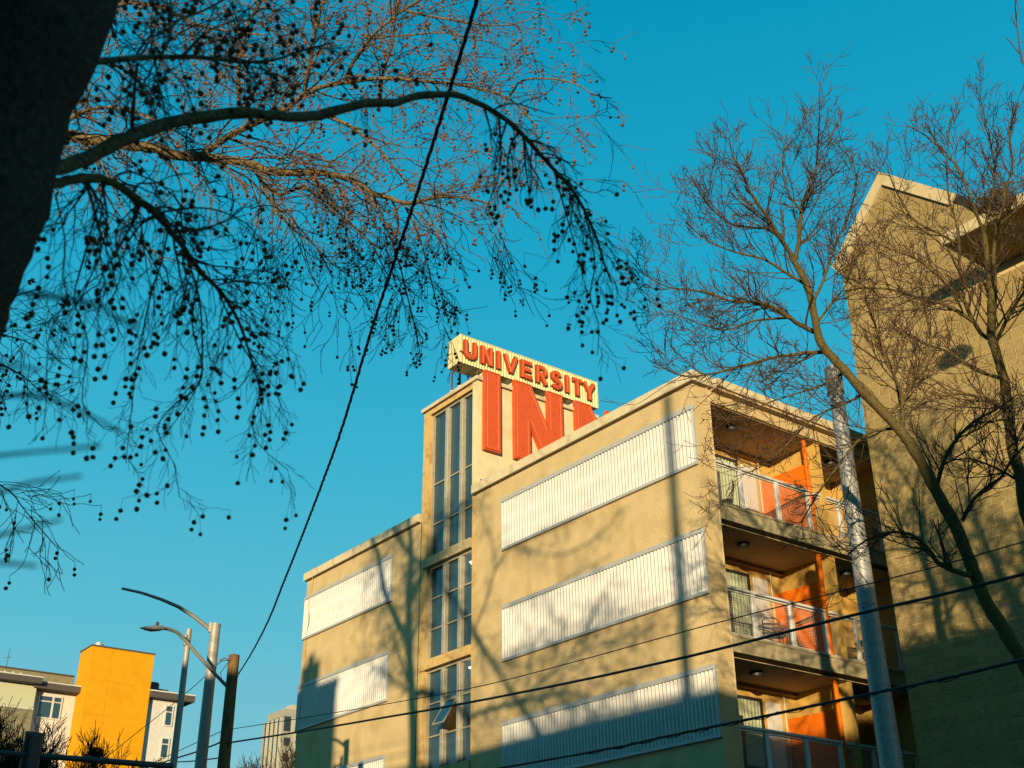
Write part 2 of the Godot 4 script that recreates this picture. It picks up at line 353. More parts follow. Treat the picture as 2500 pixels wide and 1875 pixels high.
const T2_LIMBS := [
	[-15.262, 9.023, 5.840, 0.064, -14.976, 9.029, 5.974, 0.061, -14.745, 8.999, 6.078, 0.059, -14.566, 8.993, 6.193, 0.056, -14.377, 8.960, 6.295, 0.053, -14.194, 8.940, 6.409, 0.051, -13.997, 8.882, 6.503, 0.048, -13.820, 8.868, 6.629, 0.045, -13.575, 8.847, 6.780, 0.043, -13.391, 8.807, 6.900, 0.040, -13.198, 8.739, 7.006, 0.038, -12.972, 8.732, 7.184, 0.035, -12.808, 8.709, 7.325, 0.033, -12.677, 8.654, 7.429, 0.030, -12.529, 8.582, 7.530, 0.028, -12.409, 8.476, 7.591, 0.025, -12.282, 8.415, 7.697, 0.023, -12.184, 8.354, 7.789, 0.020, -12.101, 8.325, 7.900, 0.018, -12.033, 8.327, 8.031, 0.016, -11.947, 8.307, 8.156, 0.013, -11.800, 8.265, 8.308, 0.011, -11.625, 8.190, 8.456, 0.009],
	[-13.412, 8.766, 6.950, 0.021, -13.299, 8.615, 6.961, 0.019, -13.120, 8.490, 7.024, 0.017, -12.972, 8.536, 7.213, 0.016, -12.787, 8.413, 7.290, 0.014, -12.611, 8.275, 7.356, 0.012, -12.435, 8.119, 7.415, 0.010, -12.303, 7.971, 7.460, 0.008, -12.141, 7.731, 7.461, 0.007],
	[-13.279, 8.652, 6.915, 0.014, -13.127, 8.388, 6.910, 0.012, -12.896, 8.170, 6.984, 0.010, -12.735, 8.019, 7.082, 0.008, -12.523, 7.716, 7.106, 0.006],
	[-13.839, 8.861, 6.599, 0.033, -13.735, 8.955, 6.742, 0.032, -13.634, 9.062, 6.899, 0.030, -13.448, 9.178, 7.103, 0.029, -13.268, 9.290, 7.311, 0.027, -13.218, 9.346, 7.418, 0.025, -13.133, 9.413, 7.553, 0.024, -13.022, 9.452, 7.679, 0.022, -12.836, 9.484, 7.838, 0.021, -12.651, 9.508, 7.998, 0.019, -12.453, 9.500, 8.140, 0.018, -12.251, 9.479, 8.279, 0.016, -12.054, 9.457, 8.422, 0.015, -11.847, 9.410, 8.553, 0.013, -11.662, 9.349, 8.660, 0.011, -11.513, 9.266, 8.724, 0.010, -11.331, 9.113, 8.744, 0.008, -11.179, 8.906, 8.691, 0.007],
	[-12.845, 9.611, 7.677, 0.022, -12.868, 9.696, 7.870, 0.019, -12.841, 9.814, 8.130, 0.017, -12.789, 9.873, 8.348, 0.014, -12.731, 9.912, 8.554, 0.012, -12.646, 9.945, 8.775, 0.009],
	[-12.378, 9.535, 7.556, 0.019, -12.421, 9.594, 7.649, 0.018, -12.510, 9.777, 7.842, 0.016, -12.546, 9.934, 8.047, 0.015, -12.633, 10.093, 8.234, 0.013, -12.696, 10.232, 8.420, 0.012],
	[-13.062, 9.557, 7.228, 0.022, -13.116, 9.770, 7.403, 0.019, -13.196, 10.049, 7.645, 0.017, -13.246, 10.317, 7.905, 0.015],
	[-13.497, 9.491, 6.704, 0.022, -13.649, 9.802, 6.922, 0.020, -13.709, 10.022, 7.106, 0.019, -13.734, 10.186, 7.258, 0.017, -13.701, 10.389, 7.478, 0.015],
	[-15.003, 9.907, 6.887, 0.022, -14.858, 9.933, 7.065, 0.020, -14.647, 9.901, 7.210, 0.017, -14.458, 9.821, 7.310, 0.015, -14.334, 9.738, 7.390, 0.013, -14.219, 9.668, 7.483, 0.011, -13.987, 9.620, 7.642, 0.009, -13.786, 9.577, 7.803, 0.007],
	[-12.897, 9.331, 7.387, 0.022, -12.808, 9.254, 7.489, 0.020, -12.672, 9.149, 7.592, 0.018, -12.522, 9.004, 7.671, 0.016, -12.406, 8.869, 7.744, 0.015, -12.317, 8.718, 7.791, 0.013, -12.233, 8.581, 7.851, 0.011, -12.133, 8.430, 7.910, 0.010, -11.963, 8.183, 7.938, 0.008, -11.792, 7.882, 7.933, 0.007],
	[-11.578, 9.334, 8.660, 0.012, -11.577, 9.385, 8.787, 0.011, -11.583, 9.406, 8.877, 0.010, -11.488, 9.397, 9.017, 0.009, -11.313, 9.349, 9.182, 0.008, -11.191, 9.279, 9.282, 0.007, -11.055, 9.175, 9.361, 0.006, -10.945, 9.115, 9.472, 0.005],
	[-15.024, 9.007, 6.127, 0.022, -14.915, 9.059, 6.383, 0.018, -14.727, 9.044, 6.610, 0.014, -14.515, 8.955, 6.792, 0.011, -14.329, 8.823, 6.937, 0.007],
	[-12.688, 9.995, 8.480, 0.012, -12.478, 9.912, 8.643, 0.010, -12.274, 9.834, 8.819, 0.009, -12.040, 9.752, 9.023, 0.007, -11.872, 9.710, 9.239, 0.006, -11.747, 9.715, 9.489, 0.005],
	[-12.855, 9.787, 8.156, 0.009, -12.602, 9.765, 8.434, 0.008, -12.356, 9.726, 8.707, 0.007, -12.120, 9.617, 8.910, 0.006, -11.970, 9.519, 9.076, 0.005],
	[-12.140, 8.415, 7.716, 0.011, -11.959, 8.161, 7.690, 0.010, -11.820, 7.912, 7.653, 0.008, -11.703, 7.660, 7.609, 0.006, -11.590, 7.406, 7.571, 0.005],
	[-12.375, 8.527, 7.530, 0.012, -12.216, 8.272, 7.498, 0.010, -12.011, 7.946, 7.449, 0.009, -11.851, 7.612, 7.385, 0.007, -11.741, 7.351, 7.354, 0.006, -11.667, 7.127, 7.333, 0.005],
	[-15.600, 11.489, 3.387, 0.130, -15.600, 12.531, 2.509, 0.114, -15.600, 13.412, 1.946, 0.098, -15.600, 14.497, 1.551, 0.081, -15.600, 15.571, 0.847, 0.065, -15.600, 16.274, 0.507, 0.049],
	[-15.600, 12.675, 3.295, 0.100, -15.420, 13.061, 3.622, 0.085, -15.240, 13.963, 3.992, 0.070, -15.060, 14.558, 4.487, 0.055, -14.880, 14.868, 5.416, 0.040],
	[-15.600, 14.004, 3.339, 0.090, -15.713, 14.778, 2.710, 0.073, -15.825, 15.636, 2.376, 0.056, -15.938, 16.486, 2.159, 0.039],
	[-15.600, 10.078, 3.604, 0.120, -15.431, 9.901, 4.722, 0.091, -15.262, 9.023, 5.840, 0.062],
	[-15.600, 14.004, 3.339, 0.080, -15.301, 12.306, 5.113, 0.055, -15.003, 9.907, 6.887, 0.030],
	[-15.600, 15.004, 3.234, 0.055, -15.615, 15.535, 2.828, 0.044, -15.629, 16.095, 2.435, 0.033, -15.644, 16.684, 2.056, 0.022, -15.659, 17.302, 1.691, 0.011],
	[-15.600, 15.004, 3.234, 0.055, -15.549, 15.306, 2.608, 0.044, -15.498, 15.627, 2.018, 0.033, -15.446, 15.967, 1.463, 0.022, -15.395, 16.326, 0.945, 0.011],
	[-15.600, 10.078, 3.604, 0.055, -15.739, 10.893, 3.272, 0.044, -15.878, 11.698, 2.918, 0.033, -16.017, 12.493, 2.541, 0.022, -16.156, 13.279, 2.142, 0.011],
	[-15.600, 11.361, 3.394, 0.055, -15.569, 11.923, 3.251, 0.044, -15.537, 12.492, 3.131, 0.033, -15.506, 13.065, 3.035, 0.022, -15.474, 13.644, 2.963, 0.011],
	[-15.600, 10.078, 3.604, 0.055, -15.778, 10.521, 3.011, 0.044, -15.957, 10.948, 2.453, 0.033, -16.135, 11.361, 1.927, 0.022, -16.314, 11.759, 1.435, 0.011],
	[-15.600, 11.361, 3.394, 0.055, -15.811, 12.026, 4.000, 0.044, -16.021, 12.685, 4.590, 0.033, -16.232, 13.337, 5.162, 0.022, -16.443, 13.984, 5.718, 0.011],
	[-15.600, 11.361, 3.394, 0.055, -15.789, 12.155, 3.493, 0.044, -15.977, 12.984, 3.610, 0.033, -16.166, 13.847, 3.744, 0.022, -16.354, 14.745, 3.894, 0.011],
	[-15.600, 14.004, 3.339, 0.055, -15.756, 14.544, 2.973, 0.044, -15.912, 15.076, 2.568, 0.033, -16.068, 15.600, 2.125, 0.022, -16.224, 16.118, 1.641, 0.011],
	[-15.600, 12.675, 3.295, 0.055, -15.644, 13.194, 3.844, 0.044, -15.689, 13.735, 4.354, 0.033, -15.733, 14.298, 4.825, 0.022, -15.777, 14.884, 5.257, 0.011],
	[-15.600, 12.675, 3.295, 0.055, -15.718, 13.149, 3.832, 0.044, -15.837, 13.634, 4.388, 0.033, -15.955, 14.129, 4.962, 0.022, -16.073, 14.634, 5.555, 0.011],
]
const T2_BOUGHS := [
	[-15.747, 6.550, 6.695, 0.010, -15.459, 6.387, 6.797, 0.009, -15.322, 6.260, 6.898, 0.007, -15.170, 6.186, 7.034, 0.005, -15.083, 6.099, 7.151, 0.004],
	[-15.720, 6.143, 6.491, 0.010, -15.410, 6.122, 6.670, 0.009, -15.219, 6.039, 6.807, 0.007, -15.053, 5.916, 6.924, 0.005, -14.912, 5.755, 7.021, 0.004],
	[-15.504, 5.415, 6.204, 0.010, -15.125, 5.260, 6.348, 0.009, -14.927, 5.144, 6.482, 0.007, -14.780, 4.950, 6.582, 0.005, -14.534, 4.683, 6.688, 0.004],
	[-15.749, 6.344, 6.587, 0.010, -15.475, 6.502, 6.904, 0.008, -15.322, 6.494, 7.121, 0.006, -15.183, 6.514, 7.356, 0.004],
]
const R1_TRUNK := [
	[-3.251, -0.100, 8.920, 0.240, -3.301, 0.600, 8.870, 0.180, -3.501, 3.843, 8.670, 0.094, -3.599, 4.426, 8.523, 0.091, -3.716, 4.979, 8.376, 0.087, -3.807, 5.395, 8.250, 0.084, -3.899, 5.797, 8.138, 0.082, -3.985, 6.255, 8.092, 0.079, -4.090, 6.720, 8.047, 0.076, -4.233, 7.171, 7.959, 0.073, -4.287, 7.438, 7.905, 0.070, -4.425, 7.839, 7.828, 0.068, -4.605, 8.220, 7.693, 0.065, -4.809, 8.580, 7.528, 0.062, -4.971, 8.904, 7.415, 0.059, -5.090, 9.141, 7.302, 0.057, -5.183, 9.373, 7.226, 0.054, -5.226, 9.615, 7.237, 0.051, -5.288, 9.900, 7.269, 0.048, -5.362, 10.168, 7.276, 0.046, -5.439, 10.395, 7.246, 0.043, -5.512, 10.601, 7.206, 0.040],
]
const R1_LIMBS := [
	[-5.512, 10.601, 7.206, 0.034, -5.648, 10.713, 7.242, 0.031, -5.862, 10.896, 7.255, 0.027, -6.051, 11.052, 7.279, 0.024, -6.233, 11.185, 7.293, 0.021, -6.425, 11.335, 7.319, 0.018, -6.594, 11.495, 7.395, 0.015, -6.788, 11.639, 7.424, 0.011, -6.950, 11.808, 7.532, 0.008],
	[-5.478, 10.554, 7.203, 0.034, -5.472, 10.725, 7.291, 0.031, -5.511, 10.962, 7.395, 0.028, -5.554, 11.197, 7.500, 0.025, -5.563, 11.385, 7.604, 0.021, -5.538, 11.527, 7.704, 0.018, -5.563, 11.770, 7.863, 0.015, -5.635, 12.038, 7.999, 0.012, -5.741, 12.361, 8.172, 0.009],
	[-5.058, 9.632, 7.066, 0.034, -5.297, 9.693, 7.016, 0.030, -5.503, 9.745, 7.005, 0.027, -5.775, 9.847, 6.961, 0.024, -6.016, 9.860, 6.879, 0.021, -6.335, 9.862, 6.702, 0.017, -6.689, 9.945, 6.571, 0.014, -7.093, 9.967, 6.348, 0.011, -7.493, 10.097, 6.244, 0.008],
	[-4.938, 9.317, 7.142, 0.031, -5.184, 9.291, 7.021, 0.028, -5.421, 9.230, 6.889, 0.025, -5.659, 9.167, 6.760, 0.022, -5.965, 9.059, 6.523, 0.019, -6.275, 8.948, 6.292, 0.016, -6.602, 8.877, 6.087, 0.013, -6.879, 8.904, 6.020, 0.011, -7.151, 8.970, 5.993, 0.008],
	[-5.555, 9.708, 7.044, 0.019, -5.858, 9.615, 6.944, 0.017, -6.124, 9.523, 6.899, 0.014, -6.469, 9.356, 6.699, 0.011, -6.883, 9.376, 6.596, 0.009, -7.347, 9.451, 6.501, 0.006],
	[-4.037, 6.062, 8.085, 0.037, -4.208, 6.111, 8.003, 0.033, -4.398, 6.193, 7.914, 0.028, -4.559, 6.345, 7.917, 0.024, -4.767, 6.505, 7.857, 0.020, -5.004, 6.536, 7.684, 0.016, -5.220, 6.432, 7.470, 0.012, -5.377, 6.266, 7.313, 0.008],
	[-4.032, 6.771, 8.125, 0.027, -4.039, 6.991, 8.348, 0.023, -4.012, 7.092, 8.555, 0.020, -3.989, 7.190, 8.761, 0.017, -4.010, 7.351, 8.943, 0.014, -3.967, 7.538, 9.282, 0.011],
	[-4.035, 7.257, 7.837, 0.030, -4.049, 7.588, 8.018, 0.026, -4.016, 7.836, 8.226, 0.022, -3.931, 8.034, 8.497, 0.019, -3.814, 8.138, 8.758, 0.015, -3.712, 8.280, 9.040, 0.011],
	[-4.365, 8.157, 7.590, 0.022, -4.628, 8.099, 7.445, 0.019, -4.803, 7.969, 7.379, 0.017, -4.970, 7.801, 7.301, 0.014, -5.138, 7.523, 7.150, 0.011, -5.319, 7.237, 6.988, 0.009, -5.497, 6.824, 6.770, 0.006],
	[-4.297, 8.141, 7.683, 0.030, -4.339, 8.509, 7.776, 0.027, -4.394, 8.771, 7.771, 0.024, -4.432, 8.963, 7.737, 0.021, -4.495, 9.187, 7.698, 0.018, -4.621, 9.592, 7.745, 0.015, -4.768, 9.974, 7.758, 0.012, -4.952, 10.458, 7.846, 0.008],
	[-4.368, 8.346, 7.538, 0.028, -4.209, 8.639, 7.787, 0.024, -4.115, 8.945, 7.962, 0.020, -4.045, 9.304, 8.166, 0.016, -4.101, 9.698, 8.210, 0.013, -4.226, 10.207, 8.287, 0.009],
	[-5.122, 10.018, 7.148, 0.023, -5.055, 10.370, 7.354, 0.020, -5.022, 10.740, 7.550, 0.017, -4.979, 11.150, 7.828, 0.014, -4.985, 11.563, 8.065, 0.010, -5.118, 12.004, 8.166, 0.007],
	[-5.252, 10.248, 7.196, 0.023, -5.554, 10.379, 7.118, 0.019, -5.894, 10.527, 7.021, 0.016, -6.249, 10.598, 6.843, 0.013, -6.630, 10.715, 6.699, 0.010, -7.003, 10.898, 6.647, 0.007],
	[-5.002, 9.766, 7.073, 0.020, -4.886, 10.067, 7.328, 0.016, -4.780, 10.310, 7.525, 0.011, -4.828, 10.831, 7.813, 0.007],
	[-5.862, 10.896, 7.255, 0.017, -6.176, 10.921, 7.077, 0.014, -6.479, 10.953, 6.933, 0.011, -6.876, 11.187, 6.907, 0.008, -7.118, 11.343, 6.989, 0.005],
	[-4.786, 9.016, 7.285, 0.019, -5.079, 8.792, 7.117, 0.016, -5.440, 8.626, 6.919, 0.012, -5.804, 8.458, 6.732, 0.009, -6.155, 8.232, 6.534, 0.005],
	[-5.587, 11.169, 7.525, 0.017, -5.849, 11.422, 7.531, 0.013, -6.058, 11.716, 7.674, 0.009, -6.187, 11.984, 7.910, 0.006],
	[-4.636, 8.679, 7.410, 0.019, -4.882, 8.500, 7.297, 0.016, -5.243, 8.301, 7.018, 0.013, -5.530, 7.925, 6.733, 0.011, -5.839, 7.604, 6.483, 0.008, -6.172, 7.445, 6.326, 0.005],
]
const R2_TRUNK := [
	[-1.592, -0.100, 8.151, 0.260, -1.642, 0.600, 8.101, 0.200, -1.792, 4.913, 7.951, 0.103, -1.947, 5.916, 8.019, 0.096, -2.170, 6.834, 8.031, 0.091, -2.306, 7.398, 8.049, 0.085, -2.355, 7.771, 8.122, 0.080, -2.444, 8.139, 8.133, 0.075, -2.557, 8.652, 8.247, 0.070, -2.666, 9.100, 8.343, 0.065, -2.788, 9.492, 8.384, 0.060, -2.847, 9.733, 8.401, 0.055, -2.937, 10.132, 8.546, 0.050, -2.978, 10.362, 8.608, 0.045, -3.089, 10.726, 8.707, 0.040, -3.205, 11.081, 8.807, 0.036],
]
const R2_LIMBS := [
	[-2.706, 9.672, 8.326, 0.036, -2.893, 10.361, 8.626, 0.033, -3.023, 10.790, 8.782, 0.030, -3.098, 11.134, 8.963, 0.026, -3.116, 11.342, 9.086, 0.023, -3.163, 11.612, 9.249, 0.019, -3.201, 11.872, 9.432, 0.016, -3.332, 12.207, 9.553, 0.013, -3.486, 12.628, 9.801, 0.009],
	[-2.719, 9.712, 8.343, 0.033, -2.776, 9.775, 8.261, 0.031, -2.908, 10.001, 8.217, 0.029, -3.040, 10.266, 8.225, 0.027, -3.052, 10.318, 8.221, 0.024, -3.196, 10.676, 8.333, 0.022, -3.333, 11.025, 8.468, 0.020, -3.451, 11.305, 8.568, 0.018, -3.609, 11.594, 8.621, 0.016, -3.731, 11.866, 8.730, 0.014, -3.842, 12.128, 8.860, 0.011, -4.005, 12.511, 9.097, 0.009],
	[-3.205, 11.081, 8.807, 0.024, -3.369, 11.411, 8.836, 0.021, -3.533, 11.727, 8.863, 0.018, -3.722, 12.048, 8.868, 0.014, -4.010, 12.399, 8.754, 0.011, -4.255, 12.644, 8.584, 0.008],
	[-3.205, 11.081, 8.807, 0.024, -3.228, 11.449, 9.012, 0.020, -3.269, 11.809, 9.191, 0.016, -3.412, 12.246, 9.304, 0.012, -3.572, 12.642, 9.345, 0.008],
	[-3.014, 9.938, 8.275, 0.030, -3.272, 10.057, 8.204, 0.027, -3.520, 10.139, 8.119, 0.024, -3.751, 10.168, 8.014, 0.021, -4.043, 10.248, 7.871, 0.018, -4.264, 10.265, 7.782, 0.015, -4.534, 10.267, 7.610, 0.012, -4.760, 10.210, 7.451, 0.009],
	[-2.686, 9.665, 8.356, 0.027, -2.741, 10.021, 8.731, 0.023, -2.763, 10.175, 8.958, 0.019, -2.795, 10.484, 9.385, 0.015],
	[-2.495, 8.682, 8.214, 0.027, -2.870, 8.846, 8.072, 0.022, -3.223, 8.892, 7.878, 0.017, -3.532, 8.762, 7.619, 0.012, -3.795, 8.563, 7.392, 0.007],
	[-2.567, 9.152, 8.292, 0.027, -2.907, 9.256, 8.111, 0.022, -3.300, 9.484, 7.977, 0.017, -3.663, 9.593, 7.800, 0.012, -4.071, 9.810, 7.678, 0.007],
	[-3.340, 11.020, 8.471, 0.021, -3.618, 11.200, 8.316, 0.017, -3.912, 11.398, 8.175, 0.014, -4.274, 11.796, 8.200, 0.010, -4.496, 12.049, 8.293, 0.006],
	[-3.082, 10.240, 8.248, 0.021, -3.485, 10.543, 8.168, 0.017, -3.848, 10.760, 8.083, 0.013, -4.171, 10.862, 7.949, 0.010, -4.499, 10.959, 7.818, 0.006],
	[-2.418, 8.151, 8.119, 0.024, -2.514, 8.502, 8.483, 0.018, -2.576, 8.759, 8.855, 0.012],
	[-3.059, 11.160, 8.944, 0.021, -3.042, 11.286, 9.295, 0.015, -3.026, 11.361, 9.586, 0.009],
	[-2.361, 7.709, 8.097, 0.021, -2.757, 7.850, 8.000, 0.016, -3.162, 7.935, 7.857, 0.011, -3.497, 7.835, 7.705, 0.006],
]
const WIRES := [
	[-6.900, 6.223, -6.785, 0.007, -6.900, 5.881, -2.966, 0.007, -6.900, 5.535, 1.294, 0.007, -6.900, 5.432, 3.968, 0.007, -6.900, 5.383, 6.114, 0.007, -6.900, 5.296, 8.488, 0.007, -6.900, 5.247, 10.407, 0.007, -6.900, 5.265, 14.407, 0.007, -6.900, 6.145, 26.407, 0.007],
	[-6.900, 5.976, -6.941, 0.017, -6.900, 5.646, -2.936, 0.017, -6.900, 5.330, 1.298, 0.017, -6.900, 5.172, 3.954, 0.017, -6.900, 5.073, 6.080, 0.017, -6.900, 5.015, 8.439, 0.017, -6.900, 4.951, 10.341, 0.017, -6.900, 4.937, 14.341, 0.017, -6.900, 5.817, 26.341, 0.017],
	[-6.900, 4.565, -7.000, 0.016, -6.900, 4.497, -4.697, 0.016, -6.900, 4.429, -2.394, 0.016, -6.900, 4.361, -0.092, 0.016, -6.900, 4.293, 2.211, 0.016, -6.900, 4.229, 4.356, 0.016, -6.900, 4.215, 5.985, 0.016, -6.900, 4.192, 8.296, 0.016, -6.900, 4.192, 10.169, 0.016, -6.900, 4.311, 14.169, 0.016, -6.900, 5.191, 26.169, 0.016],
]
const DROP := [
	[-7.150, 7.166, -6.151, 0.011, -8.260, 6.835, -3.194, 0.011, -9.227, 6.647, -0.618, 0.011, -9.858, 6.659, 1.063, 0.011, -10.391, 6.668, 2.483, 0.011, -11.112, 6.716, 4.403, 0.011, -11.679, 6.817, 5.914, 0.011, -12.213, 7.098, 7.336, 0.011, -12.592, 7.205, 8.345, 0.011, -12.916, 7.296, 9.209, 0.011, -13.247, 7.436, 10.089, 0.011, -13.440, 7.533, 10.604, 0.011, -13.573, 7.610, 10.958, 0.011, -13.657, 7.673, 11.180, 0.011, -14.166, 8.057, 12.538, 0.011, -15.016, 8.696, 14.801, 0.011, -16.375, 9.719, 18.421, 0.011],
]
const LEFTWIRES := [
	[-6.937, 6.242, -7.001, 0.008, -6.517, 6.385, -9.361, 0.008, -6.484, 6.295, -11.859, 0.008, -6.795, 5.966, -14.450, 0.008],
	[-6.942, 6.022, -7.004, 0.017, -6.498, 6.193, -9.352, 0.017, -6.308, 6.302, -11.792, 0.017, -6.813, 6.098, -14.456, 0.017],
	[-6.962, 5.694, -7.013, 0.014, -6.613, 5.982, -9.400, 0.014, -6.247, 6.289, -11.768, 0.014, -6.840, 6.296, -14.465, 0.014],
	[-6.999, 7.636, -7.029, 0.008, -6.809, 7.808, -7.855, 0.008, -6.653, 7.798, -8.694, 0.008, -6.834, 7.401, -9.670, 0.008, -7.297, 6.785, -10.740, 0.008, -7.881, 6.050, -11.826, 0.008, -8.276, 5.476, -12.826, 0.008],
]
# ---------------------------------------------------------------- camera, sky, sun
const EXPOSURE := 1.6   # low sun, exposed for the sunlit walls

func make_view() -> void:
	var cam := Camera3D.new()
	cam.name = "camera"
	add_child(cam)
	cam.position = CAM
	cam.rotation_order = EULER_ORDER_YXZ
	cam.rotation = Vector3(deg_to_rad(27.0), deg_to_rad(-37.35), deg_to_rad(-0.54))
	cam.fov = 36.011
	cam.near = 0.05
	cam.far = 1500.0
	cam.current = true
	var lens := CameraAttributesPhysical.new()
	lens.frustum_focal_length = 36.92
	lens.frustum_focus_distance = 26.0
	lens.exposure_aperture = 3.4
	cam.attributes = lens
	var sky_mat := PanoramaSkyMaterial.new()
	var stops := [[-90, 40, 36, 30], [-1, 80, 75, 66], [0, 205, 212, 204], [5, 168, 206, 208], [10, 122, 194, 209], [15, 94, 188, 210], [22, 64, 179, 208], [32, 32, 166, 202], [45, 6, 149, 188], [60, 12, 112, 164], [90, 14, 76, 132]]
	var im := Image.create_empty(8, 512, false, Image.FORMAT_RGBF)
	for y in 512:
		var el := 90.0 - 180.0 * (y + 0.5) / 512.0
		var c := Color.BLACK
		for k in stops.size() - 1:
			if el >= stops[k][0] and el <= stops[k + 1][0]:
				var t := inverse_lerp(float(stops[k][0]), float(stops[k + 1][0]), el)
				var a := Color(stops[k][1] / 255.0, stops[k][2] / 255.0, stops[k][3] / 255.0).srgb_to_linear()
				var b := Color(stops[k + 1][1] / 255.0, stops[k + 1][2] / 255.0, stops[k + 1][3] / 255.0).srgb_to_linear()
				c = a.lerp(b, t)
		c = Color(c.r / EXPOSURE, c.g / EXPOSURE, c.b / EXPOSURE)
		for x in 8: im.set_pixel(x, y, c)
	sky_mat.panorama = ImageTexture.create_from_image(im)
	var sky := Sky.new()
	sky.sky_material = sky_mat
	var env := Environment.new()
	env.background_mode = Environment.BG_SKY
	env.sky = sky
	env.tonemap_mode = Environment.TONE_MAPPER_LINEAR
	env.tonemap_exposure = EXPOSURE
	env.sdfgi_enabled = true
	env.ssao_enabled = true
	env.ssil_enabled = true
	var we := WorldEnvironment.new()
	we.name = "world_environment"
	we.environment = env
	add_child(we)
	var sun := DirectionalLight3D.new()
	sun.name = "sun"
	add_child(sun)
	sun.look_at_from_position(Vector3.ZERO, Vector3(1.07, -0.107, -1.0), Vector3.UP)
	sun.light_energy = 1.6
	sun.light_color = Color(1.0, 0.905, 0.735)
	sun.light_angular_distance = 0.55
	sun.shadow_enabled = true

# ---------------------------------------------------------------- ground
func make_ground() -> void:
	structure("ground", MB.new().box(-600, -0.6, -600, 600, -0.16, 600), M.soil)
	structure("road", MB.new().box(-14.2, -0.16, -300, -8.2, -0.12, 300), M.asphalt)
	structure("pavement", MB.new().cbox(-24.0, -0.16, -200, -14.35, 0.0, 200, 0.01), M.concrete)
	structure("pavement", MB.new().cbox(-8.05, -0.16, -200, 30.0, 0.0, 200, 0.01), M.concrete)
	structure("kerb", MB.new().cbox(-14.35, -0.16, -200, -14.2, -0.005, 200, 0.02), M.slab_grey)
	structure("kerb", MB.new().cbox(-8.2, -0.16, -200, -8.05, -0.005, 200, 0.02), M.slab_grey)
	var mk := MB.new()
	for k in 40: mk.box(-11.26, -0.116, -80 + k * 4.0, -11.14, -0.114, -78 + k * 4.0)
	structure("lane_marking", mk, M.paint_white)

# ---------------------------------------------------------------- the inn
func corrugated_panel(inn: Node, z0: float, z1: float, top: float) -> void:
	# on the facade x = 0, from z0 (near) to z1 (far)
	var h := 1.389
	var s := part("corrugated_panel", MB.new().sheet(Vector3(-0.038, top - h + 0.05, z0 - 0.02), Vector3(0, 0, -1), z0 - z1 - 0.03, Vector3(0, h - 0.155, 0), Vector3(-1, 0, 0), 0.1085, 0.026, 10, 1.9), M.panel_white, inn)
	part("top_trim", MB.new().cbox(-0.075, top - 0.10, z1 - 0.01, -0.001, top, z0 - 0.002, 0.004), M.trim_galv, s)
	part("bottom_trim", MB.new().cbox(-0.07, top - h, z1 - 0.01, -0.001, top - h + 0.065, z0 - 0.002, 0.004), M.trim_galv, s)
	part("end_trim", MB.new().cbox(-0.062, top - h + 0.066, z0 - 0.035, -0.001, top - 0.101, z0 - 0.004, 0.003), M.trim_galv, s)
	part("end_trim", MB.new().cbox(-0.062, top - h + 0.066, z1 - 0.008, -0.001, top - 0.101, z1 + 0.02, 0.003), M.trim_galv, s)

func wire_panel(x0: float, x1: float, y0: float, y1: float, z: float) -> MB:
	var mb := MB.new()
	var nx := int((x1 - x0) / 0.052)
	for i in range(1, nx):
		var x := x0 + (x1 - x0) * i / nx
		mb.box(x - 0.0018, y0, z - 0.0016, x + 0.0018, y1, z + 0.0016)
	var ny := int((y1 - y0) / 0.052)
	for i in range(1, ny):
		var y := y0 + (y1 - y0) * i / ny
		mb.box(x0, y - 0.0018, z + 0.0018, x1, y + 0.0018, z + 0.005)
	return mb

func railing(inn: Node, fy: float, x0: float, posts: Array) -> void:
	var z := -0.16
	var x1: float = posts[posts.size() - 1]
	var rail := part("railing", MB.new().cbox(x0, fy + 0.985, z - 0.05, x1 + 0.06, fy + 1.04, z + 0.05, 0.008), M.rail_white, inn)
	part("bottom_rail", MB.new().cbox(x0, fy + 0.035, z - 0.025, x1, fy + 0.075, z + 0.025, 0.005), M.rail_white, rail)
	part("sub_rail", MB.new().cbox(x0, fy + 0.935, z - 0.02, x1, fy + 0.965, z + 0.02, 0.004), M.rail_white, rail)
	var a := x0
	for p in posts:
		part("rail_post", MB.new().cbox(p - 0.055, fy + 0.002, z - 0.03, p + 0.055, fy + 0.984, z + 0.03, 0.006), M.rail_white, rail)
		part("wire_mesh", wire_panel(a, p - 0.055, fy + 0.075, fy + 0.935, z), M.mesh_white, rail, true)
		a = p + 0.055

func back_window(inn: Node, x0: float, x1: float, y0: float, y1: float) -> void:
	var z := -1.53
	var fr := MB.new()
	fr.box(x0, y0, z, x0 + 0.06, y1, z + 0.05); fr.box(x1 - 0.06, y0, z, x1, y1, z + 0.05)
	fr.box(x0 + 0.06, y1 - 0.06, z, x1 - 0.06, y1, z + 0.05); fr.box(x0 + 0.06, y0, z, x1 - 0.06, y0 + 0.06, z + 0.05)
	var w := part("window", fr, M.black_frame, inn)
	part("pane", MB.new().box(x0 + 0.06, y0 + 0.06, z + 0.001, x0 + (x1 - x0) * 0.55, y1 - 0.06, z + 0.012), M.pane_dark, w)
	var bl := MB.new()
	bl.sheet(Vector3(x0 + (x1 - x0) * 0.55, y0 + 0.06, z + 0.014), Vector3(1, 0, 0), (x1 - x0) * 0.45 - 0.065, Vector3(0, y1 - y0 - 0.12, 0), Vector3(0, 0, 1), 0.11, 0.012, 6)
	bl.box(x0 + 0.06, y1 - 0.42, z + 0.013, x0 + (x1 - x0) * 0.55, y1 - 0.07, z + 0.022)
	part("curtain", bl, M.curtain, w)

